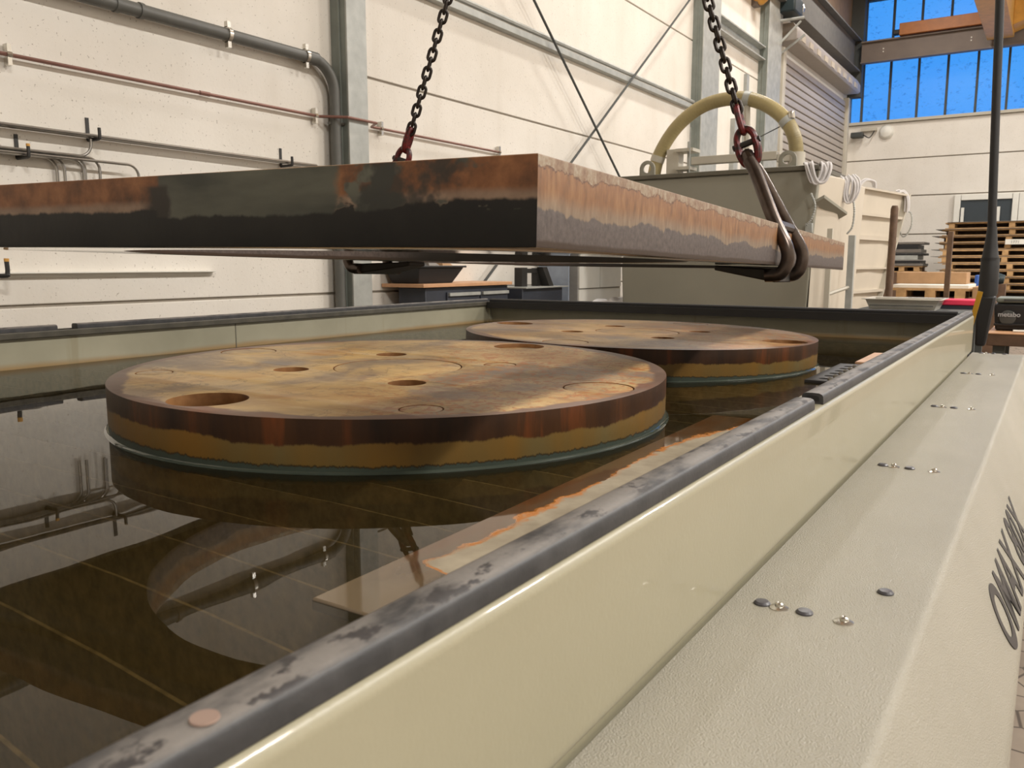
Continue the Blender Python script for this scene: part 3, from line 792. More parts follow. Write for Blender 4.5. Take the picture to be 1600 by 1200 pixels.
# outer cover: shelf, sloping fascia and skirt
ZS = 0.737
cov = [(TX1 - 0.009, ZS), (-0.112, ZS)] + [(-0.112 + 0.014 * math.sin(a), ZS - 0.014 + 0.014 * math.cos(a)) for a in [1.1 * k / 5 for k in range(1, 6)]] + [(-0.010, 0.562), (-0.005, 0.552), (-0.005, 0.06), (-0.020, 0.06), (-0.020, 0.545), (-0.12, ZS - 0.02), (TX1 - 0.009, ZS - 0.02)]
cover = part('side_cover', prism(B(), cov, TY0, 4.66), M_CREAMT, tank)
for gi, gy in enumerate((0.12, 1.026, 1.909, 2.806, 3.73, 4.632)):
    for x, kind in ((-0.286, 0), (-0.264, 1), (-0.233, 0), (-0.186, 1)):
        if gy > 4.6 and x == -0.186: kind = 0
        if kind == 0:
            part('plug', lathe(B(), [(0.0105, 0), (0.0105, 0.0018), (0.008, 0.0042), (0, 0.0050)], 18, (x, gy + 0.002, ZS)), M_CAP, cover)
        else:
            wz = part('washer', lathe(B(), [(0.012, 0), (0.0118, 0.0012), (0.007, 0.0030), (0.006, 0.0032), (0, 0.0032)], 20, (x, gy, ZS)), M_CHROME, cover)
            part('screw_head', lathe(B(), [(0.0055, 0.003), (0.0052, 0.006), (0.0032, 0.0075), (0.002, 0.0062), (0, 0.006)], 14, (x, gy, ZS)), M_CHROME, wz)
part('plug', lathe(B(), [(0.0105, 0), (0.0105, 0.0018), (0.008, 0.0042), (0, 0.0050)], 18, (-0.159, 1.152, ZS)), M_CAP, cover)
# lettering on the fascia
tm = text_mesh('OMAX 80X', 0.133, 0.0006, shear=0.22, bold=0.0028, space=1.06)
lo = link('lettering', tm, M_LETTER, cover)
sl = V(-0.010 + 0.0995, 0, 0.562 - 0.7265); sl.normalize()
upv = -sl; rg = V(0, 1, 0); nv = rg.cross(upv)
M4 = Matrix((rg, upv, nv)).transposed().to_4x4()
pos = V(-0.010, 1.445, 0.562) + upv * 0.002 + nv * 0.0012
M4.translation = pos - wloc(cover)
lo.matrix_local = M4

# support slats just under the water, each a bowed strip
for k in range(38):
    y0 = -0.30 + k * 0.124
    bm = B()
    n = 14
    pts = []
    for i in range(n + 1):
        x = TX0 + 0.05 + (TX1 - 0.07 - TX0 - 0.05) * i / n
        u = max(0.0, (x + 1.15) / 0.8)
        pts.append((x, y0 - 0.055 * u * u + 0.004 * math.sin(3 * x + k), 0.784 + 0.0015 * math.sin(7 * x + 2 * k)))
    hv = 0.002
    A = [[bm.verts.new((x, y + sy * hv, z + dz)) for (x, y, z) in pts] for sy, dz in ((-1, 0), (1, 0), (1, -0.18), (-1, -0.18))]
    for i in range(n):
        for q in range(4): bm.faces.new([A[q][i], A[q][i + 1], A[(q + 1) % 4][i + 1], A[(q + 1) % 4][i]])
    part('support_slat', bm, M_SLATW, tank)

# water
bm = B()
nx, ny = 4, 8
bm.faces.new([bm.verts.new(p) for p in ((TX0 + 0.03, TY0 + 0.03, ZW), (TX1 - 0.054, TY0 + 0.03, ZW), (TX1 - 0.054, TY1 - 0.03, ZW), (TX0 + 0.03, TY1 - 0.03, ZW))])
tag(part('tank_water', bm, M_WATER, at=(-1.7, 1.4, ZW)), 'still murky brown water filling the cutting tank', 'water', kind='stuff')

# ================================================================== DISCS
RH = 0.573
def disc(cx, cy, zt, tx, ty, R, open_big, open_small, slug_big, slug_small, slug_out, label, seed):
    t = thing('steel_disc', label, 'steel disc', (cx, cy, zt - 0.12), 'cut discs in the tank')
    t.rotation_euler = (ty, -tx, 0)
    M_DISC = globals()['M_DISC' if seed == 1 else 'M_DISC2']
    holes = [circle(0, 0, 0.163, 72)]
    big = lambda a: (RH * math.cos(a), RH * math.sin(a))
    rad = math.radians
    for a in open_big + slug_big: holes.append(circle(*big(rad(a)), 0.078, 48))
    for a in open_small + slug_small: holes.append(circle(0.265 * math.cos(rad(a)), 0.265 * math.sin(rad(a)), 0.043, 32))
    for a in slug_out: holes.append(circle(0.585 * math.cos(rad(a)), 0.585 * math.sin(rad(a)), 0.043, 32))
    me = slab_mesh('disc_body', circle(0, 0, R, 160), holes, 0, 0.12, 0.0015)
    link('disc_body', me, M_DISC, t)
    zl = ZW - (zt - 0.12)
    ms = [bm_ for bm_ in (B(),)][0]
    lathe(ms, [(R - 0.001, zl + 0.0055), (R + 0.001, zl + 0.003), (R + 0.0035, zl + 0.0012), (R + 0.009, zl + 0.0002), (R + 0.006, zl - 0.001), (R - 0.001, zl - 0.001)], 128)
    mv = [v.co.copy() for v in ms.verts]
    for v in ms.verts: v.co.z -= tx * v.co.x + ty * v.co.y
    ms.faces.ensure_lookup_table()
    bmesh.ops.delete(ms, geom=[f for f in ms.faces if len(f.verts) > 4], context='FACES')
    finish(ms, 80); mm = bpy.data.meshes.new('water_meniscus'); ms.to_mesh(mm); ms.free()
    link('water_meniscus', mm, M_MENIS, t)
    def slug(x, y, r, dz):
        m = slab_mesh('cut_slug', circle(x, y, r - 0.0028, 64), [], 0.0, 0.12 + dz, 0.001)
        link('cut_slug', m, M_DISC, t)
    slug(0, 0, 0.163, -0.001)
    for a in slug_big: slug(*big(rad(a)), 0.078, -0.012 if a == 90 and seed == 1 else -0.0012)
    for a in slug_small: slug(0.265 * math.cos(rad(a)), 0.265 * math.sin(rad(a)), 0.043, -0.001)
    for a in slug_out: slug(0.585 * math.cos(rad(a)), 0.585 * math.sin(rad(a)), 0.043, -0.0005)
    return t
disc(-1.397, 1.609, 0.909, -0.012, 0.009, 0.675, [270], [225, 135, 315], [0, 90, 180], [45], [225, 315], 'large rusty steel disc nearest the camera, standing in the tank water', 1)
disc(-1.373, 3.003, 0.906, -0.018, -0.008, 0.672, [0, 180], [225, 135, 315, 45], [90, 270], [], [], 'rusty steel disc farther away, partly hidden behind the nearer disc', 2)

# rusty offcut lying flush with the water
o = part('steel_offcut', box(B(), -0.668, -0.385, 0.615, 1.955, 0.787, 0.8025), mat_strip(), at=(-0.668, 0.615, 0.787), bevel=0.003)
o.rotation_euler = (0, 0, 0.012)
tag(o, 'wet rusty steel offcut bar lying at water level along the near tank wall', 'steel bar')
# perforated offcut with beads of water and a wooden strip beyond the seal gap
t = thing('perforated_offcut', 'small dark perforated offcut with shiny wet drops beyond the far disc', 'offcut', (-0.55, 2.9, 0.76))
hl = [circle(-0.60 + 0.055 * i, 2.74 + 0.075 * j, 0.016, 12) for i in range(4) for j in range(6)]
me = slab_mesh('grid_plate', [(-0.645, 2.68), (-0.40, 2.68), (-0.40, 3.2), (-0.645, 3.2)], hl, 0.796, 0.808, 0.001)
gp = link('grid_plate', me, M_BLACK, t); gp.location = -wloc(t)
for i in range(4):
    for j in range(6):
        part('drop', lathe(B(), [(0.011, 0), (0.010, 0.006), (0.006, 0.010), (0, 0.011)], 10, (-0.572 + 0.055 * i, 2.71 + 0.075 * j, 0.808)), M_BEAD, t)
tag(part('wood_strip', box(B(), -0.60, -0.42, 3.22, 3.60, 0.788, 0.815), M_PEACH, at=(-0.5, 3.4, 0.788), bevel=0.004), 'pale wooden offcut floating beside the far tank wall', 'wood strip')

# ================================================================== LIFTED PLATE AND SLING
PP = V(-0.568, 0.929, 1.19)
e1 = V(-0.078, 0.997, -0.016).normalized(); e2 = V(-0.997, -0.078, 0.01)
e2 = (e2 - e1 * e1.dot(e2)).normalized(); e3 = e1.cross(e2).normalized()
holes = [circle(-0.75, 0.80, 0.679, 128), circle(-0.75, 2.2, 0.679, 128)]
me = slab_mesh('lifted_plate', [(0, 0), (0, 3.0), (-1.5, 3.0), (-1.5, 0)], holes, 0, 0.12, 0.003)
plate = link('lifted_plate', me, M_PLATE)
PM = Matrix((-e2, e1, e3)).transposed().to_4x4(); PM.translation = PP
plate.matrix_world = PM
tag(plate, 'thick rusty steel plate with two round cut-outs hanging from chains above the tank', 'steel plate')

def plate_pt(x, y, z): return PM @ V(x, y, z)

APEX = V(-1.44, 2.60, 3.45)
def link_mesh():
    bm = B(); L, W, r = 0.0146, 0.0128, 0.0056
    pts = []
    for k in range(9): a = PI * k / 8; pts.append((W * math.cos(a), 0, L - 0.005 + W * math.sin(a)))
    for k in range(9): a = PI + PI * k / 8; pts.append((W * math.cos(a), 0, -L + 0.005 + W * math.sin(a)))
    tube(bm, pts, r, 8, closed=True)
    finish(bm, 60); me = bpy.data.meshes.new('chain_link'); bm.to_mesh(me); bm.free()
    return me
LM = link_mesh()
def chain(parent, a, b_, pitch, roll=0.0, scale=1.0, mat=M_CHAIN):
    d = (b_ - a); n = int(d.length / pitch); d.normalize()
    q = V(0, 0, 1).rotation_difference(d).to_matrix().to_4x4()
    for k in range(n):
        o = link('link', LM, None, parent)
        if not LM.materials: LM.materials.append(mat)
        o.matrix_local = Matrix.Translation(a + d * (pitch * (k + 0.5)) - wloc(parent)) @ q @ Matrix.Rotation(roll + (PI / 2 if k % 2 else 0), 4, 'Z') @ Matrix.Scale(scale, 4)

def hook(side, s, label):
    """plate hook in plate coordinates: side=+1 on the long side near the camera"""
    xe = 0.0 if side > 0 else -1.5
    def P(dx, z, dy=0.0): return plate_pt(xe + side * dx, s + dy, z)
    t = thing('plate_hook', label, 'hook', P(0, 0), 'plate hooks on the sling')
    for dy in (-0.12, 0.12):
        pth = smooth_path([P(-0.118, 0.315, dy * 0.16), P(-0.09, 0.27, dy * 0.3), P(-0.02, 0.135, dy * 0.82), P(0.025, 0.055, dy), P(0.03, 0.01, dy), P(0.012, -0.024, dy), P(-0.03, -0.03, dy)], 6)
        part('hook_arm', tube(B(), pth, 0.0195, 12), M_HOOK, t)
    bm = B()
    pth = smooth_path([P(-0.115, 0.315, -0.015), P(-0.128, 0.335, 0), P(-0.115, 0.315, 0.015)], 5)
    tube(bm, pth, 0.0185, 10)
    part('hook_eye', bm, M_HOOK, t)
    part('hook_bridge', tube(B(), [P(-0.008, 0.115, -0.10), P(-0.008, 0.115, 0.10)], 0.017, 10), M_HOOK, t)
    bm = B()
    f = [P(0.0, -0.050, -0.125), P(0.0, -0.050, 0.125), P(-0.20, -0.016, 0.05), P(-0.20, -0.016, -0.05), P(0.0, -0.012, -0.125), P(0.0, -0.012, 0.125), P(-0.20, -0.001, 0.05), P(-0.20, -0.001, -0.05)]
    hexa(bm, f)
    part('hook_foot', bm, M_BLACK, t, bevel=0.004)
    return P(-0.12, 0.33)

sling = thing('chain_sling', 'two-leg black lifting chain with red couplings holding the rusty plate', 'chain', APEX)
master = B(); tube(master, [(APEX.x + 0.05 * math.cos(2 * PI * k / 20), APEX.y, APEX.z + 0.05 + 0.09 * math.sin(2 * PI * k / 20)) for k in range(20)], 0.013, 10, closed=True)
part('master_link', master, M_RED, sling)
for side, s, lab in ((1, 1.655, 'polished forged plate hook gripping the right long edge of the rusty plate'), (-1, 1.585, 'forged plate hook on the far edge of the rusty plate')):
    e = hook(side, s, lab)
    d = (APEX - e).normalized(); n_ = V(0, 1, 0); sd = d.cross(n_).normalized(); n_ = sd.cross(d)
    # red coupling: two half links joined by a pin
    k_ = 0.78
    def Q(a_, b_): return e + sd * (a_ * k_) + d * (b_ * k_)
    h1 = B(); tube(h1, smooth_path([Q(0.034, 0.04), Q(0.034, 0.075), Q(0.020, 0.10), Q(0, 0.108), Q(-0.020, 0.10), Q(-0.034, 0.075), Q(-0.034, 0.04)], 5), 0.0105, 10)
    c1 = part('coupling', h1, M_RED, sling)
    h2 = B(); tube(h2, smooth_path([Q(0.034, 0.058), Q(0.036, 0.02), Q(0.024, -0.022), Q(0, -0.03), Q(-0.024, -0.022), Q(-0.036, 0.02), Q(-0.034, 0.058)], 5), 0.0125, 10)
    part('coupling', h2, M_RED, sling)
    part('coupling_pin', tube(B(), [Q(0.055, 0.05), Q(-0.055, 0.05)], 0.0095, 10), M_BLACK, c1)
    a = Q(0, 0.108)
    cn = B(); tube(cn, smooth_path([a + n_ * 0.011, a + n_ * 0.014 + d * 0.035, a + n_ * 0.009 + d * 0.065, a + d * 0.071, a - n_ * 0.009 + d * 0.065, a - n_ * 0.014 + d * 0.035, a - n_ * 0.011, a - d * 0.012], 5), 0.0095, 8, closed=True)
    part('end_link', cn, M_RED, sling)
    chain(sling, a + d * 0.056, APEX, 0.0332, 0.45 if side > 0 else 0.58, 1.0)

# ================================================================== BACKGROUND MACHINES
# grey-green hopper
t = thing('abrasive_hopper', 'large grey-green steel hopper behind the tank with hose arch on top', 'hopper', (-2.6, 7.9, 0))
hx0, hx1, hy0, hy1 = -3.50, -1.70, 7.2, 8.5
part('body', hexa(B(), [(hx0 + 0.06, hy0 + 0.02, 0.55), (hx1 - 0.07, hy0 + 0.02, 0.55), (hx1 - 0.07, hy1, 0.55), (hx0 + 0.06, hy1, 0.55), (hx0, hy0, 1.93), (hx1, hy0, 1.93), (hx1, hy1, 1.93), (hx0, hy1, 1.93)]), M_HGREY, t, bevel=0.012)
part('rim', box(B(), hx0 - 0.02, hx1 + 0.0, hy0 - 0.025, hy1, 1.93, 1.97), M_HGREY2, t, bevel=0.006)
part('seam_rib', box(B(), hx0, hx1 - 0.03, hy0 - 0.012, hy0 + 0.02, 1.40, 1.43), M_HGREY2, t)
part('side_panel', hexa(B(), [(hx1 - 0.05, hy0 + 0.03, 0.6), (hx1 + 0.06, hy0 + 0.25, 0.6), (hx1 + 0.06, hy1, 0.6), (hx1 - 0.05, hy1, 0.6), (hx1 - 0.02, hy0 + 0.03, 1.9), (hx1 + 0.12, hy0 + 0.25, 1.88), (hx1 + 0.12, hy1, 1.88), (hx1 - 0.02, hy1, 1.9)]), M_BIN, t, bevel=0.008)  # paler than the hopper front: light on this side is in the colour
part('corner_fold', hexa(B(), [(hx1 - 0.02, hy0 - 0.02, 1.66), (hx1 + 0.055, hy0 - 0.02, 1.70), (hx1 + 0.17, hy0 + 0.32, 1.58), (hx1 + 0.1, hy0 + 0.32, 1.54), (hx1 - 0.02, hy0 - 0.02, 1.685), (hx1 + 0.055, hy0 - 0.02, 1.725), (hx1 + 0.17, hy0 + 0.32, 1.60), (hx1 + 0.1, hy0 + 0.32, 1.56)]), M_HGREY, t)
for xx in (hx0 + 0.08, hx1 - 0.04):
    for yy in (hy0 + 0.06, hy1 - 0.06): part('leg', box(B(), xx - 0.04, xx + 0.04, yy - 0.04, yy + 0.04, 0, 0.6), M_HGREY, t)
for xx in (-3.27, -1.99):
    lm = slab_mesh('lifting_lug', [(-0.075, 0)] + [(0.075, 0)] + [(0.075 * math.cos(a), 0.075 + 0.075 * math.sin(a)) for a in [PI * k / 12 for k in range(13)]], [circle(0, 0.078, 0.04, 20)], -0.012, 0.012, 0.001)
    lo_ = link('lifting_lug', lm, M_HGREY, t); lo_.rotation_euler = (PI / 2, 0, 0); lo_.location = V(xx, hy0 + 0.12, 1.965) - V(-2.6, 7.9, 0)
part('latch', box(B(), hx1 - 0.08, hx1 - 0.02, hy0 - 0.05, hy0 - 0.02, 1.42, 1.50), M_GALV, t, bevel=0.006)
part('hose_bracket', box(B(), -3.31, -3.18, 7.85, 7.98, 1.965, 2.275), M_LGREY, t, bevel=0.006)
part('hinge_plate', box(B(), -3.2, -3.02, 7.80, 8.0, 2.24, 2.27), M_LGREY, t)
part('hinge_plate', box(B(), -3.2, -3.05, 7.80, 8.0, 2.07, 2.10), M_LGREY, t)
part('arm_beam', box(B(), -3.06, -2.24, 7.86, 7.94, 2.115, 2.19), M_LGREY, t, bevel=0.006)
part('arm_beam', box(B(), -2.24, -2.05, 7.86, 7.94, 2.09, 2.16), M_LGREY, t, bevel=0.006)
part('hinge_pin', tube(B(), [(-3.1, 7.9, 2.0), (-3.1, 7.9, 2.34)], 0.014, 8), M_GALV, t)
part('thin_rod', tube(B(), [(-3.03, 7.75, 1.97), (-3.03, 7.75, 2.45)], 0.006, 6), M_GALV, t)
part('outlet_pipe', lathe(B(), [(0.075, 0), (0.075, 0.20), (0.062, 0.20), (0.062, 0.02)], 20, (-2.075, 7.92, 1.97)), M_LGREY, t)
# hose
h = thing('suction_hose', 'yellowed translucent suction hose arching over the hopper', 'hose', (-2.07, 7.9, 2.15))
hp = smooth_path([(-3.47, 7.9, 2.0), (-3.40, 7.9, 2.25), (-3.22, 7.9, 2.50), (-2.96, 7.9, 2.665), (-2.65, 7.9, 2.70), (-2.40, 7.9, 2.63), (-2.20, 7.9, 2.48), (-2.10, 7.9, 2.31), (-2.075, 7.92, 2.15)], 10)
part('hose_tube', tube(B(), hp, 0.062, 16), M_HOSE, h)
rb = B()
for i in range(0, len(hp) - 1):
    for f_ in (0.0, 0.25, 0.5, 0.75):
        a = hp[i].lerp(hp[i + 1], f_); d = (hp[i + 1] - hp[i]).normalized()
        tube(rb, [a - d * 0.003, a + d * 0.003], 0.0642, 16)
tag(part('spiral_ribs', rb, M_HOSER, h), kind='stuff')
for i in (8, 44, 62):
    d = (hp[i + 1] - hp[i - 1]).normalized()
    bm = B(); tube(bm, [hp[i] - d * 0.03, hp[i] + d * 0.03], 0.069, 16)
    part('hose_clamp', bm, M_GALV if i != 8 else M_LGREY, h)
part('clamp_knob', lathe(B(), [(0.03, -0.03), (0.035, 0), (0.03, 0.03)], 12, (hp[62].x + 0.05, hp[62].y - 0.03, hp[62].z + 0.05)), M_CHROME, h)
part('stay_wire', tube(B(), [hp[62] - V(0.06, 0, 0.04), V(-2.5, 7.85, 2.28)], 0.005, 6), M_DARKST, h)
part('hose_stand', tube(B(), [hp[44] - V(0, 0, 0.06), V(hp[44].x + 0.02, 7.9, 2.1)], 0.03, 8), M_LGREY, h)

# pale ribbed bin
def binpt(u, v, d=0.0):
    """u: 0 near .. 1 far along the bin's side, v: height 0..1"""
    top = V(-1.695, 8.62, 1.91).lerp(V(-1.45, 10.0, 1.91), u); bot = V(-1.80, 8.72, 0.45).lerp(V(-1.70, 9.75, 0.45), u)
    return bot.lerp(top, v) + V(d, 0, 0)
t = thing('ribbed_bin', 'tall pale beige bin with horizontal ribs standing behind the hopper', 'bin', (-2.3, 9.3, 0))
bx = V(-1.15, 0.1, 0)
part('body', hexa(B(), [binpt(0, 0), binpt(1, 0), binpt(1, 0) + bx, binpt(0, 0) + bx, binpt(0, 1), binpt(1, 1), binpt(1, 1) + bx, binpt(0, 1) + bx]), M_BIN, t, bevel=0.01)
for v_, hgt in ((0.985, 0.012), (0.815, 0.018), (0.655, 0.03), (0.455, 0.012), (0.29, 0.018)):
    bm = B(); hexa(bm, [binpt(-0.02, v_), binpt(1.02, v_), binpt(1.02, v_, 0.05), binpt(-0.02, v_, 0.05), binpt(-0.02, v_ + hgt), binpt(1.02, v_ + hgt), binpt(1.02, v_ + hgt, 0.05), binpt(-0.02, v_ + hgt, 0.05)])
    part('rib', bm, M_BIN, t)
for u in (0.0, 0.98):
    bm = B(); hexa(bm, [binpt(u, 0), binpt(u + 0.03, 0), binpt(u + 0.03, 0, 0.055), binpt(u, 0, 0.055), binpt(u, 1), binpt(u + 0.03, 1), binpt(u + 0.03, 1, 0.055), binpt(u, 1, 0.055)])
    part('edge_post', bm, M_LGREY, t)
for xx, yy in ((-1.85, 8.8), (-1.8, 9.65), (-2.8, 8.9), (-2.8, 9.75)): part('leg', box(B(), xx - 0.05, xx + 0.05, yy - 0.05, yy + 0.05, 0, 0.46), M_LGREY, t)
# frame beside the hopper
t = thing('hopper_stand', 'slim pale steel stand beside the right edge of the hopper', 'stand', (-1.5, 7.2, 0))
part('post', box(B(), -1.59, -1.55, 7.10, 7.14, 0, 1.45), M_LGREY, t)
part('post', box(B(), -1.465, -1.415, 7.30, 7.35, 0, 1.40), M_GALV, t)
part('crossbar', tube(B(), [(-1.57, 7.12, 0.92), (-1.44, 7.32, 0.98)], 0.016, 6), M_LGREY, t)

# white slings draped over edges
def drape(pts, label, strands=3, r=0.02):
    P0 = V(*pts[0])
    t = thing('round_sling', label, 'sling', P0, 'white lifting slings')
    for k in range(strands):
        off = V(0.013 * (k - (strands - 1) / 2), 0.012 * math.sin(k * 2.1), 0.008 * math.cos(k * 1.7))
        q = [V(*p) + off + V(random.uniform(-.006, .006), 0, random.uniform(-.006, .006)) for p in pts]
        part('strand', tube(B(), smooth_path(q, 6), r * (0.75 + 0.2 * (k % 2)), 8), M_WHITE, t)
drape([(-1.79, 7.20, 1.98), (-1.77, 7.14, 1.975), (-1.74, 7.13, 1.88), (-1.70, 7.12, 1.815), (-1.65, 7.13, 1.84), (-1.63, 7.15, 1.92), (-1.65, 7.2, 1.975), (-1.69, 7.3, 1.98)], 'white round sling draped over the hopper corner', 6, 0.011)
drape([(-1.60, 7.66, 1.90), (-1.57, 7.62, 1.86), (-1.575, 7.6, 1.76), (-1.555, 7.6, 1.69), (-1.52, 7.6, 1.70), (-1.49, 7.6, 1.78), (-1.50, 7.62, 1.86), (-1.55, 7.68, 1.91)], 'white round sling hanging between hopper and pale bin', 5, 0.011)
drape([(-1.76, 9.0, 1.92), (-1.72, 9.03, 1.97), (-1.67, 9.06, 2.0), (-1.62, 9.09, 1.98), (-1.61, 9.1, 1.925)], 'white round sling looped up above the rim of the pale bin', 3, 0.014)
drape([(-1.51, 9.9, 1.93), (-1.47, 9.92, 1.935), (-1.43, 9.93, 1.88), (-1.415, 9.93, 1.80), (-1.42, 9.93, 1.72)], 'white sling end hanging over the far corner of the pale bin', 4, 0.013)
def thin_chain(pts, label):
    tag(part('safety_chain', tube(B(), smooth_path(pts, 10), [0.006 + 0.004 * (k % 2) for k in range((len(pts) - 1) * 10 + 1)], 6), M_GALV, at=pts[0]), label, 'chain', 'thin safety chains')
thin_chain([(-1.42, 9.93, 1.73), (-1.37, 9.93, 1.70), (-1.36, 9.93, 1.58), (-1.40, 9.93, 1.48), (-1.44, 9.93, 1.46), (-1.47, 9.93, 1.52)], 'thin safety chain hanging from the far corner of the pale bin')
thin_chain([(-1.50, 7.6, 1.69), (-1.49, 7.6, 1.60), (-1.50, 7.6, 1.48), (-1.54, 7.6, 1.42)], 'thin safety chain hanging under the middle white sling')
thin_chain([(-1.74, 7.13, 1.74), (-1.70, 7.12, 1.64), (-1.72, 7.12, 1.54), (-1.76, 7.12, 1.48)], 'thin safety chain on the hopper corner')

# bench with black tub
t = thing('workbench', 'dark slate workbench with a beech top behind the tank corner', 'workbench', (-4.0, 5.5, 0))
part('bench_top', box(B(), -4.345, -3.93, 4.83, 6.035, 0.992, 1.02), M_WOODB, t, bevel=0.004)
part('cabinet', box(B(), -4.235, -3.97, 4.90, 6.02, 0.1, 0.99), M_NAVY, t, bevel=0.006)
for a, b_ in ((5.15, 5.58), (5.60, 6.0)):
    for zz in (0.86, 0.66, 0.46):
        dr = part('drawer', box(B(), -3.97, -3.955, a, b_, zz, zz + 0.09), M_NAVY, t, bevel=0.003)
        part('drawer_handle', box(B(), -3.955, -3.935, a + 0.01, b_ - 0.01, zz + 0.06, zz + 0.085), M_GALV, dr)
for yy in (5.0, 5.9):
    for xx in (-4.2, -4.02): part('castor', tube(B(), [(xx - 0.02, yy, 0.05), (xx + 0.02, yy, 0.05)], 0.05, 12), M_BLACKP, t)
t = thing('plastic_tub', 'black plastic tub standing on the beech bench top', 'tub', (-4.12, 5.0, 1.02))
part('tub_body', hexa(B(), [(-4.28, 4.88, 1.02), (-4.02, 4.88, 1.02), (-4.02, 5.30, 1.02), (-4.28, 5.30, 1.02), (-4.32, 4.84, 1.14), (-3.98, 4.84, 1.14), (-3.98, 5.40, 1.14), (-4.32, 5.40, 1.14)]), M_BLACKP, t, bevel=0.006)
part('tub_rim', box(B(), -4.335, -3.965, 4.825, 5.42, 1.14, 1.155), M_BLACKP, t, bevel=0.004)
for k, (yy, m) in enumerate(((4.9, M_BLACKP), (5.05, M_SHEET), (5.22, M_CARD))):
    tag(part('tub_content', hexa(B(), [(-4.25, yy, 1.156), (-4.05, yy, 1.156), (-4.05, yy + 0.13, 1.156), (-4.25, yy + 0.13, 1.156), (-4.22, yy, 1.19), (-4.08, yy + 0.02, 1.20), (-4.08, yy + 0.1, 1.185), (-4.22, yy + 0.11, 1.2)]), m, at=(-4.15, yy, 1.156)), ('black folded cloth', 'grey metal scrap', 'brown cardboard scrap')[k] + ' lying on top of the black tub', 'scrap')
# black machine, acrylic and cabinet further along the wall
t = thing('press_frame', 'black steel machine frame between workbench and white cabinet', 'machine', (-4.0, 6.6, 0))
part('table', box(B(), -4.3, -3.9, 6.15, 6.85, 0.2, 0.955), M_NAVY, t, bevel=0.005)
part('table_edge', box(B(), -4.3, -3.86, 6.15, 6.9, 0.955, 0.965), M_GALV, t)
part('upright', box(B(), -4.10, -4.02, 6.33, 6.42, 0.96, 1.135), M_BLACK, t)
part('crossbar', box(B(), -4.1, -4.04, 6.42, 6.62, 1.085, 1.125), M_BLACK, t)
part('upright', box(B(), -4.1, -4.04, 6.62, 6.70, 0.966, 1.13), M_BLACK, t)
part('diagonal_brace', hexa(B(), [(-4.04, 6.90, 0.5), (-3.87, 6.90, 0.5), (-3.87, 6.97, 0.5), (-4.04, 6.97, 0.5), (-4.04, 6.62, 1.14), (-3.98, 6.62, 1.14), (-3.98, 6.70, 1.14), (-4.04, 6.70, 1.14)]), M_BLACK, t)
tag(part('acrylic_sheet', box(B(), -4.30, -3.965, 7.08, 7.10, 0, 1.25), M_BLUEG, at=(-4.13, 7.09, 0)), 'bluish translucent sheet leaning beside the white cabinet', 'sheet')
t = thing('white_cabinet', 'white double-door cabinet against the wall left of the hopper', 'cabinet', (-4.1, 7.65, 0))
part('body', box(B(), -4.34, -3.915, 7.18, 8.12, 0, 1.35), plain('grey_cabinet_side', c(150, 148, 144), 0.5), t, bevel=0.004)
for a, b_ in ((7.19, 7.62), (7.63, 8.11)):
    part('door', box(B(), -3.915, -3.90, a, b_, 0.93, 1.33), M_WHITEP, t, bevel=0.003)
part('plinth', box(B(), -3.915, -3.905, 7.19, 8.11, 0.02, 0.92), M_WHITEP, t)
bm = B()
bmesh.ops.create_icosphere(bm, subdivisions=3, radius=0.5)
for v in bm.verts:
    n_ = 0.75 + 0.4 * math.sin(9 * v.co.x + 5 * v.co.y) * math.sin(7 * v.co.z + 3 * v.co.x)
    v.co = V(-3.68 + v.co.x * 0.34 * n_, 7.55 + v.co.y * 1.0 * n_, 0.73 + v.co.z * 0.30 * n_)
tag(part('plastic_bag', bm, M_WHITE, at=(-3.7, 7.75, 0.5)), 'crumpled white plastic bag heap in front of the white cabinet', 'bag')
tag(part('bag_stand', box(B(), -3.86, -3.53, 7.2, 8.0, 0, 0.60), M_CARD, at=(-3.7, 7.75, 0), bevel=0.005), 'cardboard box under the white plastic bag heap', 'box')

# ================================================================== STUFF AT THE FAR RIGHT
tag(part('steel_post', tube(B(), [(-1.185, 7.6, 0), (-1.176, 7.6, 1.62), (-1.176, 7.6, 1.645)], [0.03, 0.03, 0.022], 14), M_RPOST, at=(-1.185, 7.6, 0)), 'thick rusty post standing in front of the pale bin', 'post')
tag(part('steel_post', box(B(), -0.96, -0.91, 9.48, 9.53, 0, 1.49), M_RPOST, at=(-0.935, 9.5, 0), bevel=0.005), 'thin rusty square post in front of the tall pallet stack', 'post')
# tray on a trolley
t = thing('trolley', 'low steel trolley behind the tank end carrying tray and pink foam', 'trolley', (-0.85, 6.9, 0))
part('deck', box(B(), -1.25, -0.42, 6.45, 7.3, 0.79, 0.835), M_DARKST, t, bevel=0.005)
for xx in (-1.2, -0.47):
    for yy in (6.5, 7.25): part('leg', box(B(), xx - 0.025, xx + 0.025, yy - 0.025, yy + 0.025, 0, 0.79), M_DARKST, t)
t = thing('metal_tray', 'shiny stainless tray with flared rim standing on the trolley', 'tray', (-0.93, 6.7, 0.835))
bm = B(); x0, x1, y0, y1 = -1.17, -0.69, 6.55, 6.95
outer = [(x0 + .03, y0 + .03, .8395), (x1 - .03, y0 + .03, .8395), (x1 - .03, y1 - .03, .8395), (x0 + .03, y1 - .03, .8395)]
rim = [(x0, y0, .915), (x1, y0, .915), (x1, y1, .915), (x0, y1, .915)]
lip = [(x0 - .025, y0 - .025, .918), (x1 + .025, y0 - .025, .918), (x1 + .025, y1 + .025, .918), (x0 - .025, y1 + .025, .918)]
A, R_, L_ = [[bm.verts.new(p) for p in q] for q in (outer, rim, lip)]
bm.faces.new(A)
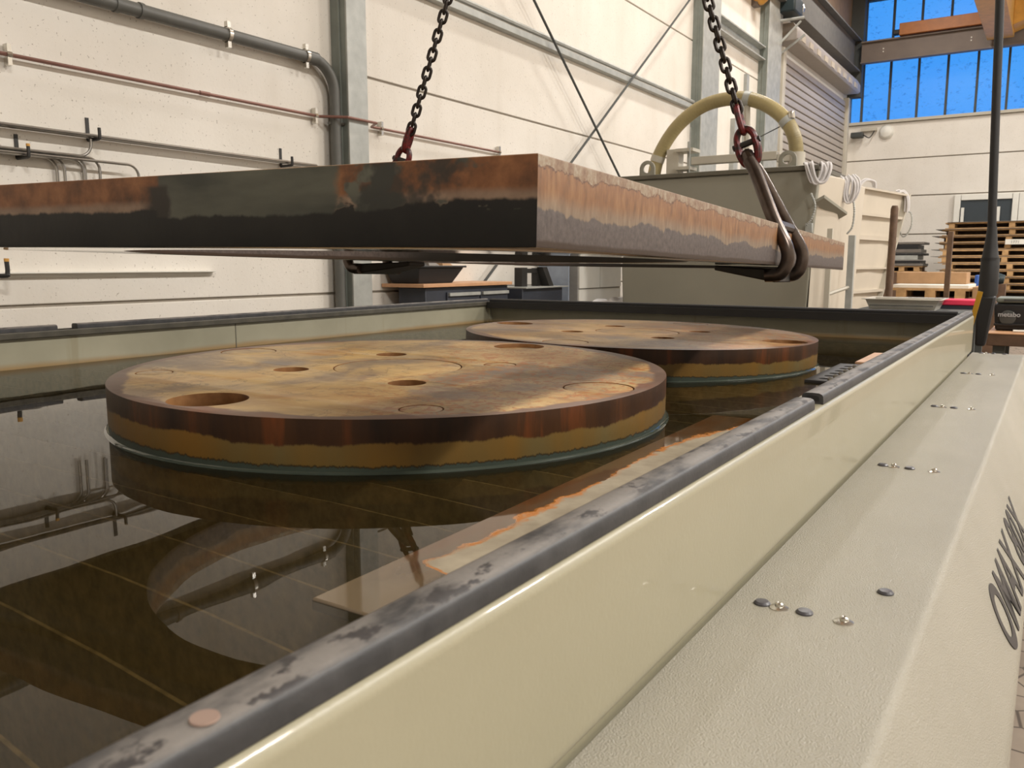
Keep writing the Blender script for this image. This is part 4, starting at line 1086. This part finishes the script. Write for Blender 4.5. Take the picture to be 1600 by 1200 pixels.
for i in range(4):
    j = (i + 1) % 4; bm.faces.new([A[i], A[j], R_[j], R_[i]]); bm.faces.new([R_[i], R_[j], L_[j], L_[i]])
o = part('tray_pan', bm, M_TRAY, t); md = o.modifiers.new('s', 'SOLIDIFY'); md.thickness = 0.004
part('tray_seam', box(B(), -1.14, -0.72, 6.535, 6.54, 0.868, 0.874), M_DARKST, t)
t = thing('pink_foam_box', 'bright pink foam block on a dark box beside the tray', 'box', (-0.6, 7.05, 0.835))
part('dark_box', box(B(), -0.72, -0.49, 7.0, 7.25, 0.836, 0.862), M_NAVY, t)
part('pink_foam', box(B(), -0.735, -0.48, 6.99, 7.26, 0.863, 0.905), M_PINK, t, bevel=0.008)
t = thing('yellow_marker', 'yellow strip leaning behind the far corner of the tank', 'strip', (-0.36, 4.62, 0.0))
part('strip', hexa(B(), [(-0.352, 4.60, 0.85), (-0.330, 4.60, 0.85), (-0.330, 4.61, 0.85), (-0.352, 4.61, 0.85), (-0.318, 4.60, 1.04), (-0.296, 4.60, 1.035), (-0.296, 4.61, 1.035), (-0.318, 4.61, 1.04)]), plain('mustard_paint', c(176, 132, 20), 0.5), t)
part('holder', box(B(), -0.375, -0.335, 4.59, 4.63, 0.0, 0.85), M_DARKST, t)

# board table with black case
t = thing('side_table', 'low table with thick brown plank top at the end of the tank', 'table', (0.15, 5.7, 0))
part('plank', box(B(), -0.31, 0.75, 5.40, 6.1, 0.712, 0.778), M_PLANK, t, bevel=0.004)
part('plank_face', box(B(), -0.31, 0.75, 5.395, 6.1, 0.778, 0.784), M_WOODB, t)
for xx in (-0.25, 0.68):
    for yy in (5.47, 6.03): part('leg', box(B(), xx - 0.03, xx + 0.03, yy - 0.03, yy + 0.03, 0, 0.712), M_DARKST, t)
t = thing('tool_case', 'black plastic tool case with grey lid standing on the plank table', 'tool case', (-0.1, 5.75, 0.785))
part('case_body', hexa(B(), [(-0.285, 5.60, 0.785), (0.11, 5.60, 0.785), (0.11, 5.88, 0.785), (-0.285, 5.88, 0.785), (-0.30, 5.59, 0.94), (0.125, 5.59, 0.94), (0.125, 5.89, 0.94), (-0.30, 5.89, 0.94)]), M_BLACKP, t, bevel=0.012)
part('lid', box(B(), -0.29, 0.115, 5.60, 5.88, 0.945, 0.975), plain('grey_case_lid', c(120, 126, 118), 0.45), t, bevel=0.01)
part('lid_groove', box(B(), -0.25, -0.14, 5.594, 5.60, 0.955, 0.968), M_DARKST, t)
part('front_badge', lathe(B(), [(0.042, 0), (0.042, 0.006), (0.032, 0.008), (0, 0.008)], 24, (0, 0, 0), Matrix.Translation((-0.225, 5.592, 0.862)) @ Matrix.Rotation(PI / 2, 4, 'X')), M_DARKST, t)
part('lower_ledge', box(B(), -0.292, 0.118, 5.582, 5.6, 0.815, 0.828), M_BLACKP, t, bevel=0.003)
tm = text_mesh('metabo', 0.037, 0.001, bold=0.0008)
lo = link('lettering', tm, M_LETW, t); lo.rotation_euler = (PI / 2, 0, 0); lo.location = V(-0.275, 5.578, 0.868) - wloc(t)
tag(part('white_pen', tube(B(), [(-0.19, 5.5, 0.792), (-0.02, 5.52, 0.792)], 0.007, 8), M_WHITEP, at=(-0.19, 5.5, 0.785)), 'white pen lying in front of the black tool case', 'pen')

# crane pendant
t = thing('crane_pendant', 'black crane control pendant hanging on a thick cable at the tank end', 'pendant control', (-0.3, 5.0, 0.75))
cab = smooth_path([(-0.40, 5.0, 5.6), (-0.372, 5.0, 3.2), (-0.340, 5.0, 2.2), (-0.312, 5.0, 1.5), (-0.303, 5.0, 1.30)], 8)
part('cable', tube(B(), cab, 0.0205, 12), M_RUBB, t)
part('strain_sleeve', tube(B(), [(-0.304, 5.0, 1.36), (-0.303, 5.0, 1.27), (-0.302, 5.0, 1.21), (-0.300, 5.0, 1.19), (-0.300, 5.0, 1.02), (-0.306, 5.0, 1.0)], [0.022, 0.03, 0.038, 0.043, 0.046, 0.043], 14), M_RUBB, t)
part('sleeve_ring', tube(B(), [(-0.3015, 5.0, 1.185), (-0.3015, 5.0, 1.20)], 0.044, 14), M_BLACKP, t)
bm = B(); hexa(bm, [(-0.340, 4.97, 0.742), (-0.292, 4.97, 0.742), (-0.292, 5.03, 0.742), (-0.340, 5.03, 0.742), (-0.345, 4.955, 1.005), (-0.258, 4.955, 1.005), (-0.258, 5.045, 1.005), (-0.345, 5.045, 1.005)])
part('control_body', bm, M_BLACKP, t, bevel=0.012)
for k in range(4): part('push_button', lathe(B(), [(0.012, 0), (0.012, 0.008), (0, 0.009)], 12, (0, 0, 0), Matrix.Translation((-0.306, 5.03 - 0.003 * k, 0.96 - 0.05 * k)) @ Matrix.Rotation(-PI / 2, 4, 'X')), M_DARKST, t)

# pallet load behind (boxes on pallet)
def make_pallet(x0, x1, y0, y1, z, label, cat='pallet', group=None):
    t = thing('wooden_pallet', label, cat, ((x0 + x1) / 2, (y0 + y1) / 2, z), group)
    n = 5; wy = (y1 - y0) / n
    for k in range(n): part('deck_board', box(B(), x0, x1, y0 + k * wy + 0.01, y0 + (k + 1) * wy - 0.01, z + 0.098, z + 0.122), M_WOOD, t)
    ph = random.uniform(0, 0.15)
    part('gap_darkening_board', box(B(), x0 + 0.02, x1 - 0.02, (y0 + y1) / 2 + 0.07, (y0 + y1) / 2 + 0.12, z + 0.018, z + 0.098), M_PLANK, t)  # dark board added mid-depth so the open gaps look deeply shaded
    nb = max(3, int(round((x1 - x0) / 1.0)) + 1)
    for k in range(nb):
        xx = x0 + 0.05 + ph + (x1 - x0 - 0.25) * k / (nb - 1)
        for yy in (y0 + 0.07, (y0 + y1) / 2, y1 - 0.07):
            part('block', box(B(), xx - 0.05, xx + 0.05, yy - 0.06, yy + 0.06, z + 0.018, z + 0.098), M_WOOD, t)
    for yy in (y0 + 0.07, y1 - 0.07): part('skid_board', box(B(), x0, x1, yy - 0.05, yy + 0.05, z, z + 0.018), M_WOOD, t)
    return t
tag(part('timber_base', box(B(), -1.56, -0.72, 9.98, 11.0, 0, 0.78), M_PLANK, at=(-1.1, 10.5, 0)), 'brown timber stack under the pallet with cardboard boxes', 'timber')
make_pallet(-1.56, -0.74, 9.95, 10.95, 0.785, 'wooden pallet carrying cardboard boxes behind the tray')
tag(part('white_board', box(B(), -1.52, -0.78, 10.02, 10.95, 0.908, 0.945), M_WHITEP, at=(-1.1, 10.4, 0.908), bevel=0.004), 'white wrapped board stack lying on the pallet under the cardboard box', 'board')
tag(part('cardboard_box', box(B(), -1.55, -0.84, 10.45, 10.9, 0.946, 1.075), M_CARD, at=(-1.2, 10.7, 0.946), bevel=0.006), 'long brown cardboard box on top of the white boards', 'box')
tag(part('cardboard_box', box(B(), -0.735, -0.60, 9.9, 10.5, 0.78, 0.93), M_CARD, at=(-0.68, 10.2, 0.78), bevel=0.006), 'small open cardboard box right of the loaded pallet', 'box')
tag(part('box_stand', box(B(), -0.715, -0.5, 9.9, 11.0, 0, 0.775), M_PLANK, at=(-0.6, 10.4, 0)), 'dark plank support under the small cardboard box', 'support')
tag(part('blue_canister', box(B(), -0.80, -0.76, 10.96, 11.2, 0.78, 1.04), plain('blue_plastic', c(40, 84, 160), 0.4), at=(-0.78, 11.1, 0.78), bevel=0.01), 'narrow blue plastic canister behind the cardboard box', 'canister')
tag(part('canister_stand', box(B(), -0.85, -0.72, 11.02, 11.25, 0, 0.775), M_PLANK, at=(-0.78, 11.1, 0)), 'plank stand under the blue canister', 'support')
t = thing('angle_grinder', 'dark teal power tool lying beyond the cardboard box', 'power tool', (-0.62, 11.3, 0.9))
part('body', tube(B(), [(-0.74, 11.3, 0.98), (-0.60, 11.3, 1.0), (-0.52, 11.3, 0.99)], [0.05, 0.07, 0.05], 12), M_TEAL, t)
part('guard', lathe(B(), [(0.03, -0.01), (0.035, 0), (0.03, 0.01)], 12, (-0.60, 11.22, 1.0)), M_CHROME, t)
part('stand', box(B(), -0.70, -0.50, 11.25, 11.4, 0.0, 0.935), M_PLANK, t)

# tall stack of pallets with steel sheets
lev = [0.0]
zz = 0.0; ords = ['bottom', 'second', 'third', 'fourth', 'fifth', 'sixth', 'seventh', 'eighth', 'ninth', 'tenth', 'eleventh', 'twelfth', 'thirteenth', 'fourteenth', 'topmost']
NP = 15
for k in range(NP):
    dx = random.uniform(-0.05, 0.05)
    nm = ords[k]
    pos_ = nm if nm in ('bottom', 'topmost') else nm + ' from below'
    make_pallet(-1.98 + dx, 0.3 + dx, 18.5 + random.uniform(0, .06), 19.6, zz, 'pallet in the tall stack by the end wall, ' + pos_, group='stacked pallets')
    sx = random.choice((-0.16, -0.1, 0.1, 0.12, -0.05))
    tag(part('steel_sheet', box(B(), -1.99 + sx, 0.35, 18.47 + random.uniform(0, .06), 19.65, zz + 0.1225, zz + 0.131), M_SHEET, at=(-0.8, 19, zz + 0.1225)), 'grey steel sheet lying on a pallet of the tall stack, ' + pos_, 'sheet', 'sheets in the pallet stack')
    zz += 0.1315
tp = thing('paper_sign', 'white paper note hanging on the tall pallet stack', 'sign', (-0.7, 18.42, 1.5))
part('paper', box(B(), -0.885, -0.42, 18.40, 18.405, 1.53, 1.625), M_WHITEP, tp)
tm = text_mesh('1771', 0.075, 0.001)
lo = link('lettering', tm, plain('faint_grey_ink', c(150, 150, 150), 0.7), tp); lo.rotation_euler = (PI / 2, 0, 0); lo.location = V(-0.80, 18.395, 1.55) - wloc(tp)
# lower stack left of it
t2 = thing('rack_block', 'dark timber block under the low sheet stack by the end wall', 'block', (-2.7, 18.8, 0))
part('block_body', box(B(), -3.1, -2.32, 18.5, 19.4, 0, 1.0), M_PLANK, t2, bevel=0.01)
make_pallet(-3.1, -2.30, 18.5, 19.4, 1.002, 'single pallet under the low dark sheet stack by the end wall')
cols = [M_SHEET, M_BLACKP, M_GALV, M_BLACKP, M_SHEET, M_BLACKP, M_SHEET]
nmz = ('lowest', 'second lowest', 'third lowest', 'middle', 'third highest', 'second highest', 'topmost')
z = 1.126
for k in range(7):
    hgt = 0.045 + 0.02 * (k % 3)
    tag(part('sheet_bundle', box(B(), -3.1 + 0.03 * (k % 2), -2.28 - 0.05 * (k % 3), 18.48, 19.35, z, z + hgt), cols[k], at=(-2.7, 18.9, z), bevel=0.004), 'flat sheet bundle in the low stack beside the tall pallets, ' + nmz[k], 'sheet', 'low sheet stack')
    z += hgt + 0.012 if k % 2 else hgt + 0.001
